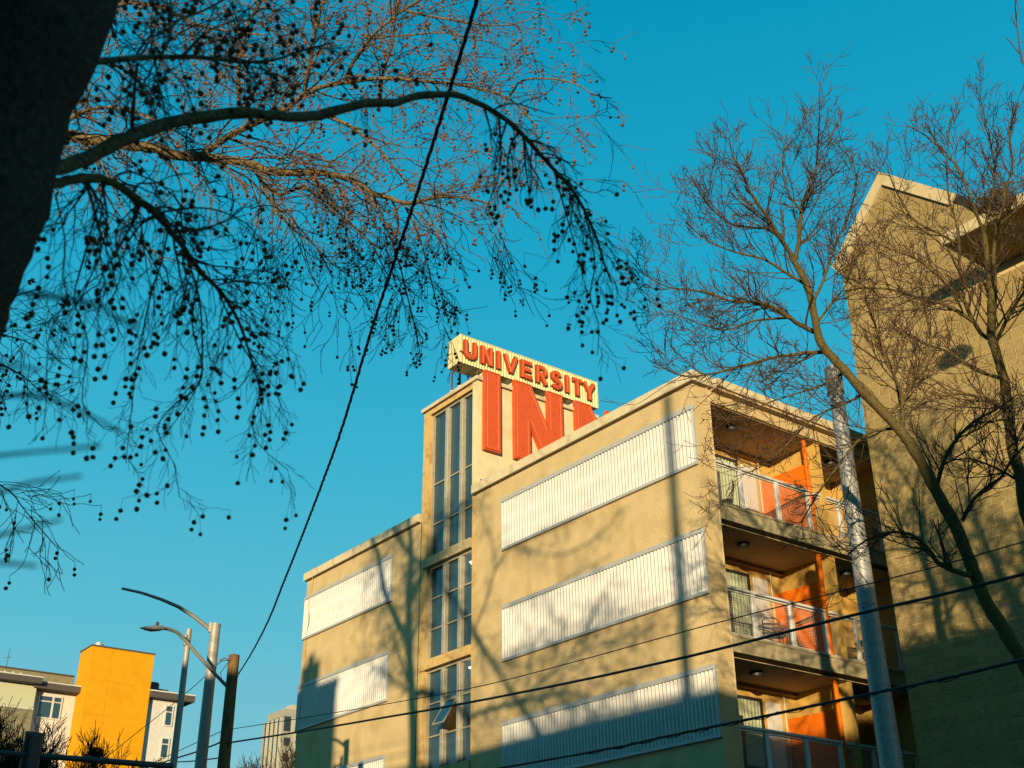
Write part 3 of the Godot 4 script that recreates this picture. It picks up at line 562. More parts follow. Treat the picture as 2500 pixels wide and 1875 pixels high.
func make_inn() -> void:
	var inn := thing("inn_building", "tan four storey inn with white corrugated panels, window tower and orange balconies", "building")
	# walls; the balcony recess lies between z = -1.55 and z = 0
	part("wall", MB.new().box(0, 0, -8.05, 9.4, 13.3, -1.55), M.stucco, inn)
	part("wall", MB.new().box(0, 0, -1.55, 0.47, 13.3, 0), M.stucco, inn)
	part("wall", MB.new().box(0, 0, -17.45, 9.4, 13.3, -10.72), M.stucco, inn)
	part("wall", MB.new().box(2.3, 0, -10.72, 9.4, 13.3, -8.05), M.stucco, inn)
	part("wall_edge", MB.new().cbox(0.471, 2.3, -0.14, 0.50, 13.25, 0.012, 0.004), M.cap, inn)
	# parapet caps
	part("parapet_cap", MB.new().cbox(-0.10, 13.301, -8.20, 0.35, 13.55, -0.35, 0.012), M.cap, inn)
	part("parapet_cap", MB.new().cbox(-0.10, 13.302, -0.35, 0.56, 13.552, 0.10, 0.012), M.cap, inn)
	part("parapet_cap", MB.new().cbox(-0.10, 13.301, -17.56, 0.35, 13.55, -10.78, 0.012), M.cap, inn)
	part("cap_shade_line", MB.new().box(-0.004, 13.262, -8.19, 0.4, 13.3005, 0.004), M.cap_shade, inn)  # painted shade lines below the parapet and tower caps
	part("cap_shade_line", MB.new().box(-0.004, 13.262, -17.454, 0.4, 13.3005, -10.79), M.cap_shade, inn)
	part("cap_shade_line", MB.new().box(-0.004, 16.672, -10.754, 2.0, 16.7005, -8.296), M.cap_shade, inn)
	part("cap_shade_line", MB.new().box(0.001, 16.672, -8.295, 4.364, 16.7005, -8.046), M.cap_shade, inn)
	part("roof_deck", MB.new().box(0.35, 13.302, -8.05, 9.2, 13.35, -0.35), M.asphalt, inn)
	part("roof_deck", MB.new().box(0.35, 13.302, -17.4, 9.2, 13.35, -10.72), M.asphalt, inn)
	# corrugated panels
	for k in 4:
		corrugated_panel(inn, 0.0, -6.90, 12.748 - 2.8 * k)
		corrugated_panel(inn, -12.16, -17.44, 12.738 - 2.8 * k)
	# window tower
	var tw := part("tower_wall", MB.new().box(0.0, 0, -10.75, 2.3, 16.7, -10.43), M.pier_orange, inn)
	tw.set_meta("label", "orange stained pier of the window tower")
	part("tower_wall", MB.new().box(0.012, 0, -8.29, 4.36, 13.28, -8.051), M.pier_orange, inn)
	part("tower_wall", MB.new().box(0.0, 13.36, -8.29, 4.36, 16.7, -8.05), M.tower_tan, inn)
	part("tower_wall", MB.new().box(2.3, 13.36, -10.75, 4.36, 16.7, -8.29), M.tower_tan, inn)
	part("tower_wall", MB.new().box(0.0, 16.52, -10.43, 2.3, 16.7, -8.29), M.pier_orange, inn)
	part("tower_cap", MB.new().cbox(-0.07, 16.701, -10.82, 4.43, 16.82, -7.99, 0.01), M.cap, inn)
	part("tower_vent", MB.new().box(0.06, 13.52, -8.05, 0.50, 13.66, -7.97).box(0.06, 13.70, -8.05, 0.42, 13.74, -7.98), M.trim_white, inn)
	# spandrels and bands of glazing: [bottom, top, transoms]
	for y in [[11.86, 12.13], [9.03, 9.29], [6.20, 6.47], [3.4, 3.66]]:
		part("spandrel", MB.new().cbox(-0.05, y[0], -10.60, 0.25, y[1], -8.295, 0.008), M.pier_orange if y[0] < 10 else M.slab_grey, inn)
		part("floor_slab", MB.new().box(0.251, y[0] + 0.02, -10.43, 2.3, y[1] - 0.02, -8.29), M.interior, inn)
	var room := MB.new().box(1.9, 3.0, -10.43, 2.29, 16.5, -8.29)
	part("stairwell_wall", room, M.stucco, inn)
	var cols := [[-10.37, -9.71], [-9.57, -8.98], [-8.84, -8.35]]
	for bnd in [[12.13, 16.52, [14.32, 13.12]], [9.29, 11.86, [10.98, 10.13]], [6.47, 9.03, [8.16, 7.32]], [3.66, 6.20, [5.36, 4.52]]]:
		var fr := MB.new()
		fr.box(0.10, bnd[0], -10.43, 0.22, bnd[1], -10.37)
		fr.box(0.10, bnd[0], -8.35, 0.22, bnd[1], -8.29)
		fr.box(0.10, bnd[1] - 0.06, -10.37, 0.22, bnd[1], -8.35)
		fr.box(0.10, bnd[0], -10.37, 0.22, bnd[0] + 0.05, -8.35)
		var w := part("stair_window", fr, M.mullion, inn)
		part("mullion", MB.new().cbox(0.05, bnd[0] + 0.05, -9.71, 0.22, bnd[1] - 0.06, -9.57, 0.01), M.mullion, w)
		part("mullion", MB.new().cbox(0.05, bnd[0] + 0.05, -8.98, 0.22, bnd[1] - 0.06, -8.84, 0.01), M.mullion, w)
		for c in cols:
			var ys := [bnd[0] + 0.05, bnd[2][1], bnd[2][0], bnd[1] - 0.06]
			for t in 2:
				part("transom", MB.new().cbox(0.13, bnd[2][t] - 0.022, c[0], 0.215, bnd[2][t] + 0.022, c[1], 0.004), M.mullion, w)
			for r in 3:
				var open: bool = bnd[0] == 6.47 and r == 1 and c[0] == -9.57
				if open: continue
				part("pane", MB.new().box(0.17, ys[r] + (0.022 if r > 0 else 0.0), c[0], 0.178, ys[r + 1] - (0.022 if r < 2 else 0.0), c[1]), M.pane_clear if (r == 2 and c[0] == -8.84 and bnd[0] < 12.0 and bnd[0] > 6.0) else M.pane, w)
		if bnd[0] == 6.47:
			# the awning sash that stands open
			var fr2 := MB.new()
			fr2.box(-0.012, -0.80, -0.26, 0.012, -0.76, 0.26); fr2.box(-0.012, -0.04, -0.26, 0.012, 0.0, 0.26)
			fr2.box(-0.012, -0.76, -0.26, 0.012, -0.04, -0.225); fr2.box(-0.012, -0.76, 0.225, 0.012, -0.04, 0.26)
			var so := part("open_sash", fr2, M.mullion, w)
			so.position = Vector3(0.12, 8.13, -9.275)
			so.rotation.z = -deg_to_rad(32)
			part("pane", MB.new().box(-0.004, -0.76, -0.225, 0.004, -0.04, 0.225), M.pane, so)
	for y in [11.74, 8.92]:
		stair_lamp(inn, Vector3(0.55, y, -8.95))
	# balconies
	for k in 4:
		var fy := 10.64 - 2.8 * k
		var sl := part("balcony_slab", MB.new().cbox(0.471, fy - 0.37, -1.53, 9.0, fy - 0.06, 0.0, 0.006), M.slab_grey, inn)
		part("slab_edge", MB.new().cbox(0.471, fy - 0.058, -1.53, 9.0, fy, 0.018, 0.006), M.slab_grey, sl)
		part("ceiling", MB.new().box(0.48, fy + 2.325, -1.52, 8.9, fy + 2.339, -0.06), M.stucco, inn)
		part("balcony_wall", MB.new().box(0.471, fy, -1.549, 9.0, fy + 2.33, -1.53), M.balcony_bounce_yellow, inn)
		part("divider_wall", MB.new().box(4.10, fy, -1.53, 4.26, fy + 2.32, -0.10), M.balcony_bounce_yellow, inn)
		part("divider_wall", MB.new().box(6.45, fy, -1.53, 6.60, fy + 2.32, -0.03), M.balcony_bounce_yellow, inn)
		part("partition", MB.new().cbox(3.74, fy, -1.525, 3.80, fy + 1.72, -0.24, 0.006), M.partition_orange, inn)
		var pt := MB.new()
		pt.tube([Vector3(3.78, fy, -0.17), Vector3(3.78, fy + 2.325, -0.17)], [0.055, 0.055], 16)
		part("post", pt, M.partition_orange, inn)
		railing(inn, fy, 0.49, [1.42, 2.59, 3.66])
		railing(inn, fy, 3.86, [4.75, 5.55, 6.25])
		back_window(inn, 1.55, 2.92, fy + 0.55, fy + 2.05)
		var dr := part("door", MB.new().cbox(3.06, fy, -1.53, 3.52, fy + 2.02, -1.49, 0.006), M.trim_white, inn)
		part("door_panel", MB.new().cbox(3.12, fy + 0.15, -1.489, 3.46, fy + 1.88, -1.478, 0.004), M.rail_white, dr)
		back_window(inn, 4.7, 6.1, fy + 0.55, fy + 2.05)
		var cp := MB.new()
		cp.tube([Vector3(3.66, fy, -1.50), Vector3(3.66, fy + 2.3, -1.50)], [0.014, 0.014], 8)
		part("conduit", cp, M.rail_white, inn)
		var bm := MB.new()
		bm.box(0.48, fy + 2.23, -1.53, 4.1, fy + 2.25, -1.46)
		part("ceiling_moulding", bm, M.stucco, inn)
		for lx in [1.84, 5.3]:
			var lamp := MB.new()
			lamp.tube([Vector3(lx, fy + 2.324, -0.62), Vector3(lx, fy + 2.27, -0.62), Vector3(lx, fy + 2.235, -0.62)], [0.14, 0.14, 0.09], 8)
			part("ceiling_lamp", lamp, M.black_frame, inn)
	# roof edge over the balconies
	part("roof_beam", MB.new().cbox(0.56, 12.98, -0.30, 9.0, 13.245, 0.0, 0.006), M.stucco, inn)
	part("roof_edge", MB.new().cbox(0.565, 13.25, -0.34, 9.0, 13.30, 0.16, 0.006), M.stucco, inn)
	part("fascia", MB.new().cbox(0.565, 13.301, -0.34, 9.1, 13.50, 0.22, 0.008), M.cap, inn)
	# loose cable down the far corner of the facade
	var cb := MB.new()
	var pts := []
	var rad := []
	for i in 40:
		var y := 13.6 - i * 0.2
		pts.append(Vector3(-0.10 if i < 2 else -0.085, y, -16.98 - 0.010 * i + 0.05 * sin(i * 0.9)))
		rad.append(0.007)
	cb.tube(pts, rad, 5)
	part("cable", cb, M.pier_orange, inn)

func stair_lamp(inn: Node, at: Vector3) -> void:
	var mb := MB.new()
	mb.tube([at, at + Vector3(0, -0.03, 0)], [0.13, 0.11], 16)
	if not M.has("lamp_on"):
		var m := mat("lamp_on", Color(0.9, 0.9, 0.85), 0.5)
		m.emission_enabled = true
		m.emission = Color(1.0, 0.97, 0.9)
		m.emission_energy_multiplier = 3.0
	var o := part("stair_lamp", mb, M.lamp_on, inn)
	o.set_meta("label", "lit round ceiling lamp inside the stair tower")
	var l := OmniLight3D.new()
	l.name = "lamp_light"
	l.position = at + Vector3(0, -0.12, 0)
	l.light_color = Color(1.0, 0.95, 0.85)
	l.light_energy = 0.15
	l.light_size = 0.1
	l.omni_range = 12.0
	l.omni_attenuation = 2.0
	l.shadow_enabled = true
	o.add_child(l)

func chair(at: Vector3, turn: float, label: String) -> void:
	var t := thing("balcony_chair", label, "chair", "chairs on the balconies", at)
	t.rotation.y = turn
	part("seat", MB.new().cbox(-0.21, 0.43, -0.21, 0.21, 0.455, 0.21, 0.01), M.black_frame, t)
	var mb := MB.new()
	mb.tube([Vector3(-0.2, 0.0, 0.22), Vector3(-0.2, 0.45, 0.2), Vector3(-0.19, 0.85, 0.27), Vector3(-0.1, 0.92, 0.28), Vector3(0.1, 0.92, 0.28), Vector3(0.19, 0.85, 0.27), Vector3(0.2, 0.45, 0.2), Vector3(0.2, 0.0, 0.22)], [0.013, 0.013, 0.013, 0.013, 0.013, 0.013, 0.013, 0.013], 8)
	part("back_frame", mb, M.black_frame, t)
	for k in 3:
		part("back_slat", MB.new().cbox(-0.185, 0.56 + 0.1 * k, 0.222 + 0.017 * k, 0.185, 0.60 + 0.1 * k, 0.236 + 0.017 * k, 0.003), M.black_frame, t)
	for sx in [-0.19, 0.19]:
		mb = MB.new()
		mb.tube([Vector3(sx, 0.0, -0.21), Vector3(sx * 0.98, 0.43, -0.19)], [0.013, 0.013], 8)
		part("leg", mb, M.black_frame, t)

func make_table() -> void:
	chair(Vector3(2.75, 7.84, -0.75), 2.6, "black metal chair beside a middle floor balcony's orange partition")
	chair(Vector3(1.5, 10.64, -0.8), 0.7, "black metal chair on the top floor balcony")

	var t := thing("cafe_table", "small round teal table on the far part of a balcony", "table", "", Vector3(5.75, 7.84, -0.62))
	var mb := MB.new()
	mb.tube([Vector3(0, 0.70, 0), Vector3(0, 0.73, 0)], [0.30, 0.30], 20)
	part("table_top", mb, M.teal, t)
	mb = MB.new()
	mb.tube([Vector3(0, 0.02, 0), Vector3(0, 0.70, 0)], [0.025, 0.025], 8)
	part("leg", mb, M.black_frame, t)
	mb = MB.new()
	mb.tube([Vector3(0, 0.0, 0), Vector3(0, 0.02, 0)], [0.2, 0.19], 16)
	part("foot", mb, M.black_frame, t)

# ---------------------------------------------------------------- signs
func n_letter(x: float) -> PackedVector2Array:
	var p := PackedVector2Array()
	for q in [[0, 14.58], [0.555, 14.58], [0.555, 15.77], [1.16, 14.58], [1.76, 14.58], [1.76, 17.012], [1.205, 17.012], [1.205, 15.81], [0.59, 17.012], [0, 17.012]]:
		p.append(Vector2(x + q[0], q[1]))
	return p

func big_letter(sign_: Node, poly: PackedVector2Array, mount_x: Array) -> void:
	var rim := part("letter", MB.new().prism(poly, Vector3(0, 0, -8.03), Vector3.RIGHT, Vector3.UP, Vector3(0, 0, 0.13)), M.letter_orange, sign_)
	for ins in [0.035, 0.085]:
		for loop in Geometry2D.offset_polygon(poly, -ins, Geometry2D.JOIN_MITER):
			var mb := MB.new()
			for i in loop.size():
				var a: Vector2 = loop[i]
				var b: Vector2 = loop[(i + 1) % loop.size()]
				mb.tube([Vector3(a.x, a.y, -7.902), Vector3(b.x, b.y, -7.902)], [0.013, 0.013], 6)
			part("neon_tube" if ins > 0.05 else "rim_bead", mb, M.letter_tube if ins > 0.05 else M.letter_rim, rim)
	for mx in mount_x:
		part("bracket", MB.new().cbox(mx - 0.10, 16.825, -8.30, mx + 0.10, 16.985, -8.031, 0.008), M.trim_white, rim)

func band(pl: Array, w: float) -> PackedVector2Array:
	# a mitred stroke of width w along a polyline
	var l := []
	var r := []
	for i in pl.size():
		var d0: Vector2 = (pl[i] - pl[i - 1]).normalized() if i > 0 else (pl[1] - pl[0]).normalized()
		var d1: Vector2 = (pl[i + 1] - pl[i]).normalized() if i < pl.size() - 1 else d0
		var nn := (d0 + d1).normalized().orthogonal()
		var k := 1.0 / maxf(0.35, nn.dot(d0.orthogonal()))
		l.append(pl[i] + nn * w * 0.5 * k); r.append(pl[i] - nn * w * 0.5 * k)
	r.reverse()
	return PackedVector2Array(l + r)

func arc(cx: float, cy: float, rx: float, ry: float, a0: float, a1: float, n := 8) -> Array:
	var o := []
	for i in n + 1:
		var a := deg_to_rad(lerpf(a0, a1, float(i) / n))
		o.append(Vector2(cx + rx * cos(a), cy + ry * sin(a)))
	return o

func make_signs() -> void:
	var wall := thing("wall_sign", "tall orange letters spelling INN fixed to the tower wall", "sign")
	var i_poly := PackedVector2Array([Vector2(0.145, 14.58), Vector2(0.69, 14.58), Vector2(0.69, 17.012), Vector2(0.145, 17.012)])
	big_letter(wall, i_poly, [0.26])
	big_letter(wall, n_letter(1.185), [1.3, 2.6])
	big_letter(wall, n_letter(3.44), [3.55])
	# the long box above: UNIVERSITY
	var s := thing("rooftop_sign", "long cream corrugated box sign on posts with orange letters spelling UNIVERSITY", "sign")
	var x0 := -0.68
	var x1 := 4.38
	part("box", MB.new().cbox(x0, 17.02, -8.55, x1, 17.90, -7.985, 0.012), M.sign_cream, s)
	part("corrugated_face", MB.new().sheet(Vector3(x0 + 0.05, 17.02, -7.962), Vector3(1, 0, 0), x1 - x0 - 0.10, Vector3(0, 0.86, 0), Vector3(0, 0, 1), 0.095, 0.013, 8, 1.6), M.sign_cream, s)
	part("edge_trim", MB.new().cbox(x0 - 0.005, 17.015, -7.984, x0 + 0.05, 17.905, -7.94, 0.005), M.sign_cream, s)
	part("edge_trim", MB.new().cbox(x1 - 0.05, 17.015, -7.984, x1 + 0.005, 17.905, -7.94, 0.005), M.sign_cream, s)
	part("edge_trim", MB.new().cbox(x0 + 0.051, 17.885, -7.984, x1 - 0.051, 17.91, -7.955, 0.004), M.sign_cream, s)
	for p in [[0.02, -8.55], [0.02, -8.10], [2.2, -8.50], [4.30, -8.50], [4.30, -8.15]]:
		var po := MB.new()
		po.tube([Vector3(p[0], 16.9, p[1]), Vector3(p[0], 17.03, p[1])], [0.03, 0.03], 8)
		part("post", po, M.steel_rust, s)
	for p in [[-0.03, -9.42], [-0.03, -9.01]]:
		var po := MB.new()
		po.tube([Vector3(0.05, 16.81, p[1]), Vector3(0.05, 17.5, p[1] + 0.02), Vector3(0.0, 17.55, -8.56)], [0.032, 0.032, 0.02], 8)
		part("strut", po, M.steel_rust, s)
		var ft := MB.new()
		ft.tube([Vector3(0.05, 16.815, p[1]), Vector3(0.05, 16.93, p[1])], [0.045, 0.04], 8)
		part("strut_foot", ft, M.trim_white, s)
	var w := 0.138
	var yb := 17.16
	var yt := 17.73
	var defs := []
	var hw := w / 2
	# each letter: list of stroke polylines
	defs.append([[Vector2(-0.52, yt), Vector2(-0.52, yb + 0.20)] + arc(-0.365, yb + 0.20, 0.155, 0.14, 180, 360, 10) + [Vector2(-0.21, yt)]])
	defs.append([[Vector2(0.06, yb), Vector2(0.06, yt)], [Vector2(0.075, yt - 0.03), Vector2(0.325, yb + 0.03)], [Vector2(0.34, yb), Vector2(0.34, yt)]])
	defs.append([[Vector2(0.61, yb), Vector2(0.61, yt)]])
	defs.append([[Vector2(0.85, yt), Vector2(1.05, yb + 0.02)], [Vector2(1.04, yb + 0.02), Vector2(1.24, yt)]])
	defs.append([[Vector2(1.47, yb), Vector2(1.47, yt)], [Vector2(1.53, yt - hw * 0.8), Vector2(1.80, yt - hw * 0.8)], [Vector2(1.53, (yb + yt) / 2), Vector2(1.76, (yb + yt) / 2)], [Vector2(1.53, yb + hw * 0.8), Vector2(1.80, yb + hw * 0.8)]])
	defs.append([[Vector2(2.02, yb), Vector2(2.02, yt)], [Vector2(2.08, yt - 0.05), Vector2(2.18, yt - 0.05)] + arc(2.19, yt - 0.17, 0.13, 0.12, 75, -75, 8) + [Vector2(2.18, yt - 0.29), Vector2(2.08, yt - 0.29)], [Vector2(2.16, yt - 0.30), Vector2(2.33, yb)]])
	defs.append([arc(2.73, yt - 0.165, 0.14, 0.12, 20, 270, 12) + arc(2.73, yb + 0.165, 0.15, 0.12, 90, -160, 12)])
	defs.append([[Vector2(3.13, yb), Vector2(3.13, yt)]])
	defs.append([[Vector2(3.35, yt - 0.055), Vector2(3.70, yt - 0.055)], [Vector2(3.525, yb), Vector2(3.525, yt - 0.11)]])
	defs.append([[Vector2(3.80, yt), Vector2(3.99, yb + 0.27)], [Vector2(4.18, yt), Vector2(3.99, yb + 0.27)], [Vector2(3.99, yb), Vector2(3.99, yb + 0.29)]])
	for d in defs:
		var rim := MB.new()
		var face := MB.new()
		var tb := MB.new()
		var k := 0
		for pl in d:
			rim.prism(band(pl, w), Vector3(0, 0, -7.944), Vector3.RIGHT, Vector3.UP, Vector3(0, 0, 0.07 + 0.002 * k))
			face.prism(band(pl, w * 0.74), Vector3(0, 0, -7.87 + 0.002 * k), Vector3.RIGHT, Vector3.UP, Vector3(0, 0, 0.008))
			var p3 := []
			var rr := []
			for q in pl:
				p3.append(Vector3(q.x, q.y, -7.858 + 0.002 * k)); rr.append(0.011)
			tb.tube(p3, rr, 6)
			k += 1
		var lt := part("letter", rim, M.letter_rim, s)
		part("face", face, M.letter_orange, lt)
		part("neon_tube", tb, M.letter_tube, lt)

# ---------------------------------------------------------------- concrete block building with a gable
func make_block_building() -> void:
	var b := thing("block_building", "tan concrete block building with a steep gable beside the inn", "building")
	var wx := 3.014
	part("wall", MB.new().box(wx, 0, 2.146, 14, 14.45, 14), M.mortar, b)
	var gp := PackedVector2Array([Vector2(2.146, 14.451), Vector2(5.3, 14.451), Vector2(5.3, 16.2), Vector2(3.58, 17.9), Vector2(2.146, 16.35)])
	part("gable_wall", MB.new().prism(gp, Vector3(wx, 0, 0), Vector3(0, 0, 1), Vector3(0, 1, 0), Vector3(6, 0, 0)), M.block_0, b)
	# blocks, running bond; the ones that show largest are parts, the rest one joined part
	var bw := 0.45
	var bh := 0.206
	var j := 0.011
	var all := []
	var row := 0
	var y := 0.02
	while y + bh < 17.9:
		var z := 2.14 - (bw / 2 if row % 2 == 1 else 0.0)
		while z < 9.0:
			var z0 := maxf(z, 2.14)
			var z1 := z + bw
			var ok := z1 - z0 > 0.1
			if y + bh > 14.4:
				# inside the gable outline
				var top := minf(16.35 + (z0 - 2.146) * 1.08, 17.9 - (z1 - 3.58) * 0.99)
				if z1 > 5.28 or y + bh > top - 0.02: ok = false
			if ok: all.append([z0, z1, y])
			z += bw
		y += bh
		row += 1
	var near := []
	for q in all:
		if q[2] > 6.0 and q[2] < 12.2 and q[0] < 6.0: near.append(q)
	near.sort_custom(func(a, c): return absf(a[2] - 8.2) + 0.4 * absf(a[0] - 3.2) < absf(c[2] - 8.2) + 0.4 * absf(c[0] - 3.2))
	var chosen := {}
	for i in mini(290, near.size()): chosen[near[i]] = true
	var rest := [MB.new(), MB.new(), MB.new()]
	var shared := {}
	for q in all:
		var pr := 0.006 * rng.randf()
		var k := rng.randi() % 3
		if chosen.has(q):
			var len_: float = q[1] - q[0]
			var key := "%.2f_%d" % [len_, k]
			if not shared.has(key):
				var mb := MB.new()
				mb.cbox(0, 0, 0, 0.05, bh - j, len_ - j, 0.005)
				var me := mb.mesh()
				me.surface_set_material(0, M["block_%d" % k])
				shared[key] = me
			var o := MeshInstance3D.new()
			o.name = "block"
			o.mesh = shared[key]
			o.position = Vector3(wx - 0.008 - pr, q[2], q[0] + j / 2)
			b.add_child(o, true)
		else:
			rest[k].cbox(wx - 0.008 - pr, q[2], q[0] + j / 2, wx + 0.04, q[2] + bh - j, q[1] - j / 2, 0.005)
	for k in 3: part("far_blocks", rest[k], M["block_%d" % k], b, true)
	# corner quoin facing the inn
	part("side_wall", MB.new().box(3.02, 0, 2.10, 14, 14.45, 2.145), M.block_0, b)
	# gable trim boards and roof
	var t1 := PackedVector2Array([Vector2(1.92, 16.40), Vector2(2.12, 16.10), Vector2(3.57, 17.76), Vector2(3.57, 18.12)])
	var t2 := PackedVector2Array([Vector2(3.571, 18.12), Vector2(3.571, 17.76), Vector2(5.05, 16.35), Vector2(5.25, 16.52)])
	part("gable_trim", MB.new().prism(t1, Vector3(2.945, 0, 0), Vector3(0, 0, 1), Vector3(0, 1, 0), Vector3(0.07, 0, 0)), M.gable_trim, b)
	part("gable_trim", MB.new().prism(t2, Vector3(2.945, 0, 0), Vector3(0, 0, 1), Vector3(0, 1, 0), Vector3(0.07, 0, 0)), M.gable_trim, b)
	part("roof", MB.new().prism(PackedVector2Array([Vector2(1.95, 16.40), Vector2(2.1, 16.2), Vector2(3.57, 17.9), Vector2(5.15, 16.4), Vector2(5.3, 16.5), Vector2(3.57, 18.1)]), Vector3(3.021, 0, 0), Vector3(0, 0, 1), Vector3(0, 1, 0), Vector3(7, 0, 0)), M.asphalt, b)
	# second roof: deep eave
	var ev := part("eave", MB.new().box(1.52, 14.46, 5.58, 9, 14.60, 14), M.block_1, b)
	part("eave_fascia", MB.new().cbox(1.46, 14.45, 5.52, 1.519, 14.68, 14, 0.008), M.gable_trim, ev)
	part("eave_fascia", MB.new().cbox(1.52, 14.50, 5.52, 3.0, 14.66, 5.579, 0.008), M.gable_trim, ev)
	part("upper_roof", MB.new().box(1.52, 14.601, 5.58, 9, 14.70, 14), M.asphalt, ev)

# ---------------------------------------------------------------- trees
func unpack(a: Array) -> Array:
	var p := []
	var r := []
	for i in range(0, a.size(), 4):
		p.append(Vector3(a[i], a[i + 1], a[i + 2])); r.append(a[i + 3])
	return [p, r]

func smooth(p: Array, r: Array, sub: int) -> Array:
	# Catmull-Rom, and a little crookedness
	var op := []
	var orr := []
	var m := p.size()
	for i in m - 1:
		var a: Vector3 = p[maxi(i - 1, 0)]
		var d: Vector3 = p[mini(i + 2, m - 1)]
		for s in sub:
			var t := float(s) / sub
			var q: Vector3 = p[i].cubic_interpolate(p[i + 1], a, d, t)
			var rr := lerpf(r[i], r[i + 1], t)
			op.append(q + Vector3(rng.randf() - 0.5, rng.randf() - 0.5, rng.randf() - 0.5) * minf(rr * 0.35, 0.012))
			orr.append(rr * (rng.randf_range(0.93, 1.08) if rr < 0.2 else rng.randf_range(0.985, 1.02)))
	op.append(p[m - 1]); orr.append(r[m - 1])
	return [op, orr]

# recursive twig; returns nothing, fills mb and the list of fruit
func twig(mb: MB, p: Vector3, d: Vector3, length: float, r: float, level: int, o: Dictionary, fruit: Array) -> void:
	var steps := 7 if level > 0 else 5
	var pts := [p]
	var rad := [r]
	var dir := d.normalized()
	var kids := []
	for i in steps:
		var t := float(i + 1) / steps
		dir += Vector3(rng.randf() - 0.5, rng.randf() - 0.5, rng.randf() - 0.5) * o.wiggle
		dir.y += o.lift * (1.0 if t < 0.7 else o.tip)
		dir = dir.normalized()
		p += dir * (length / steps)
		pts.append(p)
		rad.append(maxf(r * (1.0 - 0.62 * t), o.rmin))
		if level > 0: kids.append([p, dir, t])
	mb.tube(pts, rad, 4 if r > 0.006 else 3, false)
	for k in kids:
		if rng.randf() < o.kids:
			var ax := Vector3(rng.randf() - 0.5, rng.randf() - 0.5, rng.randf() - 0.5).cross(k[1]).normalized()
			var nd: Vector3 = (k[1] as Vector3).rotated(ax, o.angle * rng.randf_range(0.6, 1.25))
			twig(mb, k[0], nd, length * rng.randf_range(o.lmin, o.lmax), maxf(r * 0.6, o.rmin), level - 1, o, fruit)
	if o.fruit > 0.0 and rng.randf() < o.fruit:
		var drop: float = rng.randf_range(0.03, 0.09)
		var e := p + Vector3(rng.randf() - 0.5, 0, rng.randf() - 0.5) * 0.03 + Vector3(0, -drop, 0)
		mb.tube([p, e], [o.rmin * 0.7, o.rmin * 0.7], 3, false)
		fruit.append(e)
		if rng.randf() < 0.35: fruit.append(e + Vector3(rng.randf() - 0.5, -1.0 - rng.randf(), rng.randf() - 0.5).normalized() * 0.045)

func grow(mb: MB, pts: Array, rad: Array, every: float, o: Dictionary, fruit: Array, from := 0.0) -> void:
	var acc := 0.0
	var total := 0.0
	for i in pts.size() - 1: total += (pts[i + 1] - pts[i]).length()
	var done := 0.0
	for i in pts.size() - 1:
		var seg: Vector3 = pts[i + 1] - pts[i]
		var l := seg.length()
		acc += l
		done += l
		if done / total < from:
			acc = 0.0
			continue
		while acc > every:
			acc -= every * rng.randf_range(0.6, 1.4)
			var t := rng.randf()
			var p: Vector3 = pts[i] + seg * t
			var along := seg.normalized()
			var side := along.cross(Vector3(rng.randf() - 0.5, rng.randf() - 0.5, rng.randf() - 0.5)).normalized()
			if o.has("bias"): side = (side + (o.bias as Vector3) * rng.randf()).normalized()
			var d: Vector3 = (along * float(o.forward) + side).normalized()
			var fade := lerpf(1.0, 0.65, done / total)
			twig(mb, p, d, rng.randf_range(o.len0, o.len1) * fade, minf(rad[i] * 0.5, o.rmax), o.levels, o, fruit)

func ball_mesh(r: float, m: Material) -> ArrayMesh:
	var mb := MB.new()
	var ring := 6
	var rows := 5
	for i in rows + 1:
		var a := PI * i / rows
		for k in ring:
			var b := TAU * k / ring
			var d := Vector3(sin(a) * cos(b), cos(a), sin(a) * sin(b))
			mb.v.append(d * r * (1.0 + 0.10 * sin(k * 5.0 + i * 3.0))); mb.n.append(d)
	for i in rows:
		for k in ring:
			var a := i * ring + k
			var b := i * ring + (k + 1) % ring
			mb.ix.append_array(PackedInt32Array([a, b + ring, b, a, a + ring, b + ring]))
	var me := mb.mesh()
	me.surface_set_material(0, m)
	return me

func hang_fruit(tree: Node, fruit: Array, r: float, m: Material, most: int) -> void:
	var me := ball_mesh(r, m)
	var fw := -(get_node("camera") as Camera3D).basis.z
	var list := []
	for f in fruit:
		var d: Vector3 = f - CAM
		var seen := d.normalized().dot(fw) > 0.885
		list.append([d.length() + (0.0 if seen else 100.0), f])
	list.sort_custom(func(a, b): return a[0] < b[0])
	var mm := MultiMesh.new()
	mm.transform_format = MultiMesh.TRANSFORM_3D
	mm.mesh = me
	mm.instance_count = maxi(list.size() - most, 0)
	for i in list.size():
		var sc := rng.randf_range(0.82, 1.12)
		var bs := Basis.from_euler(Vector3(rng.randf() * TAU, rng.randf() * TAU, 0)).scaled(Vector3.ONE * sc)
		if i < most:
			var o := MeshInstance3D.new()
			o.name = "seed_ball"
			o.mesh = me
			o.transform = Transform3D(bs, list[i][1])
			tree.add_child(o, true)
		else:
			mm.set_instance_transform(i - most, Transform3D(bs, list[i][1]))
	if mm.instance_count > 0:
		var mi := MultiMeshInstance3D.new()
		mi.name = "seed_balls"
		mi.multimesh = mm
		mi.set_meta("kind", "stuff")
		tree.add_child(mi, true)

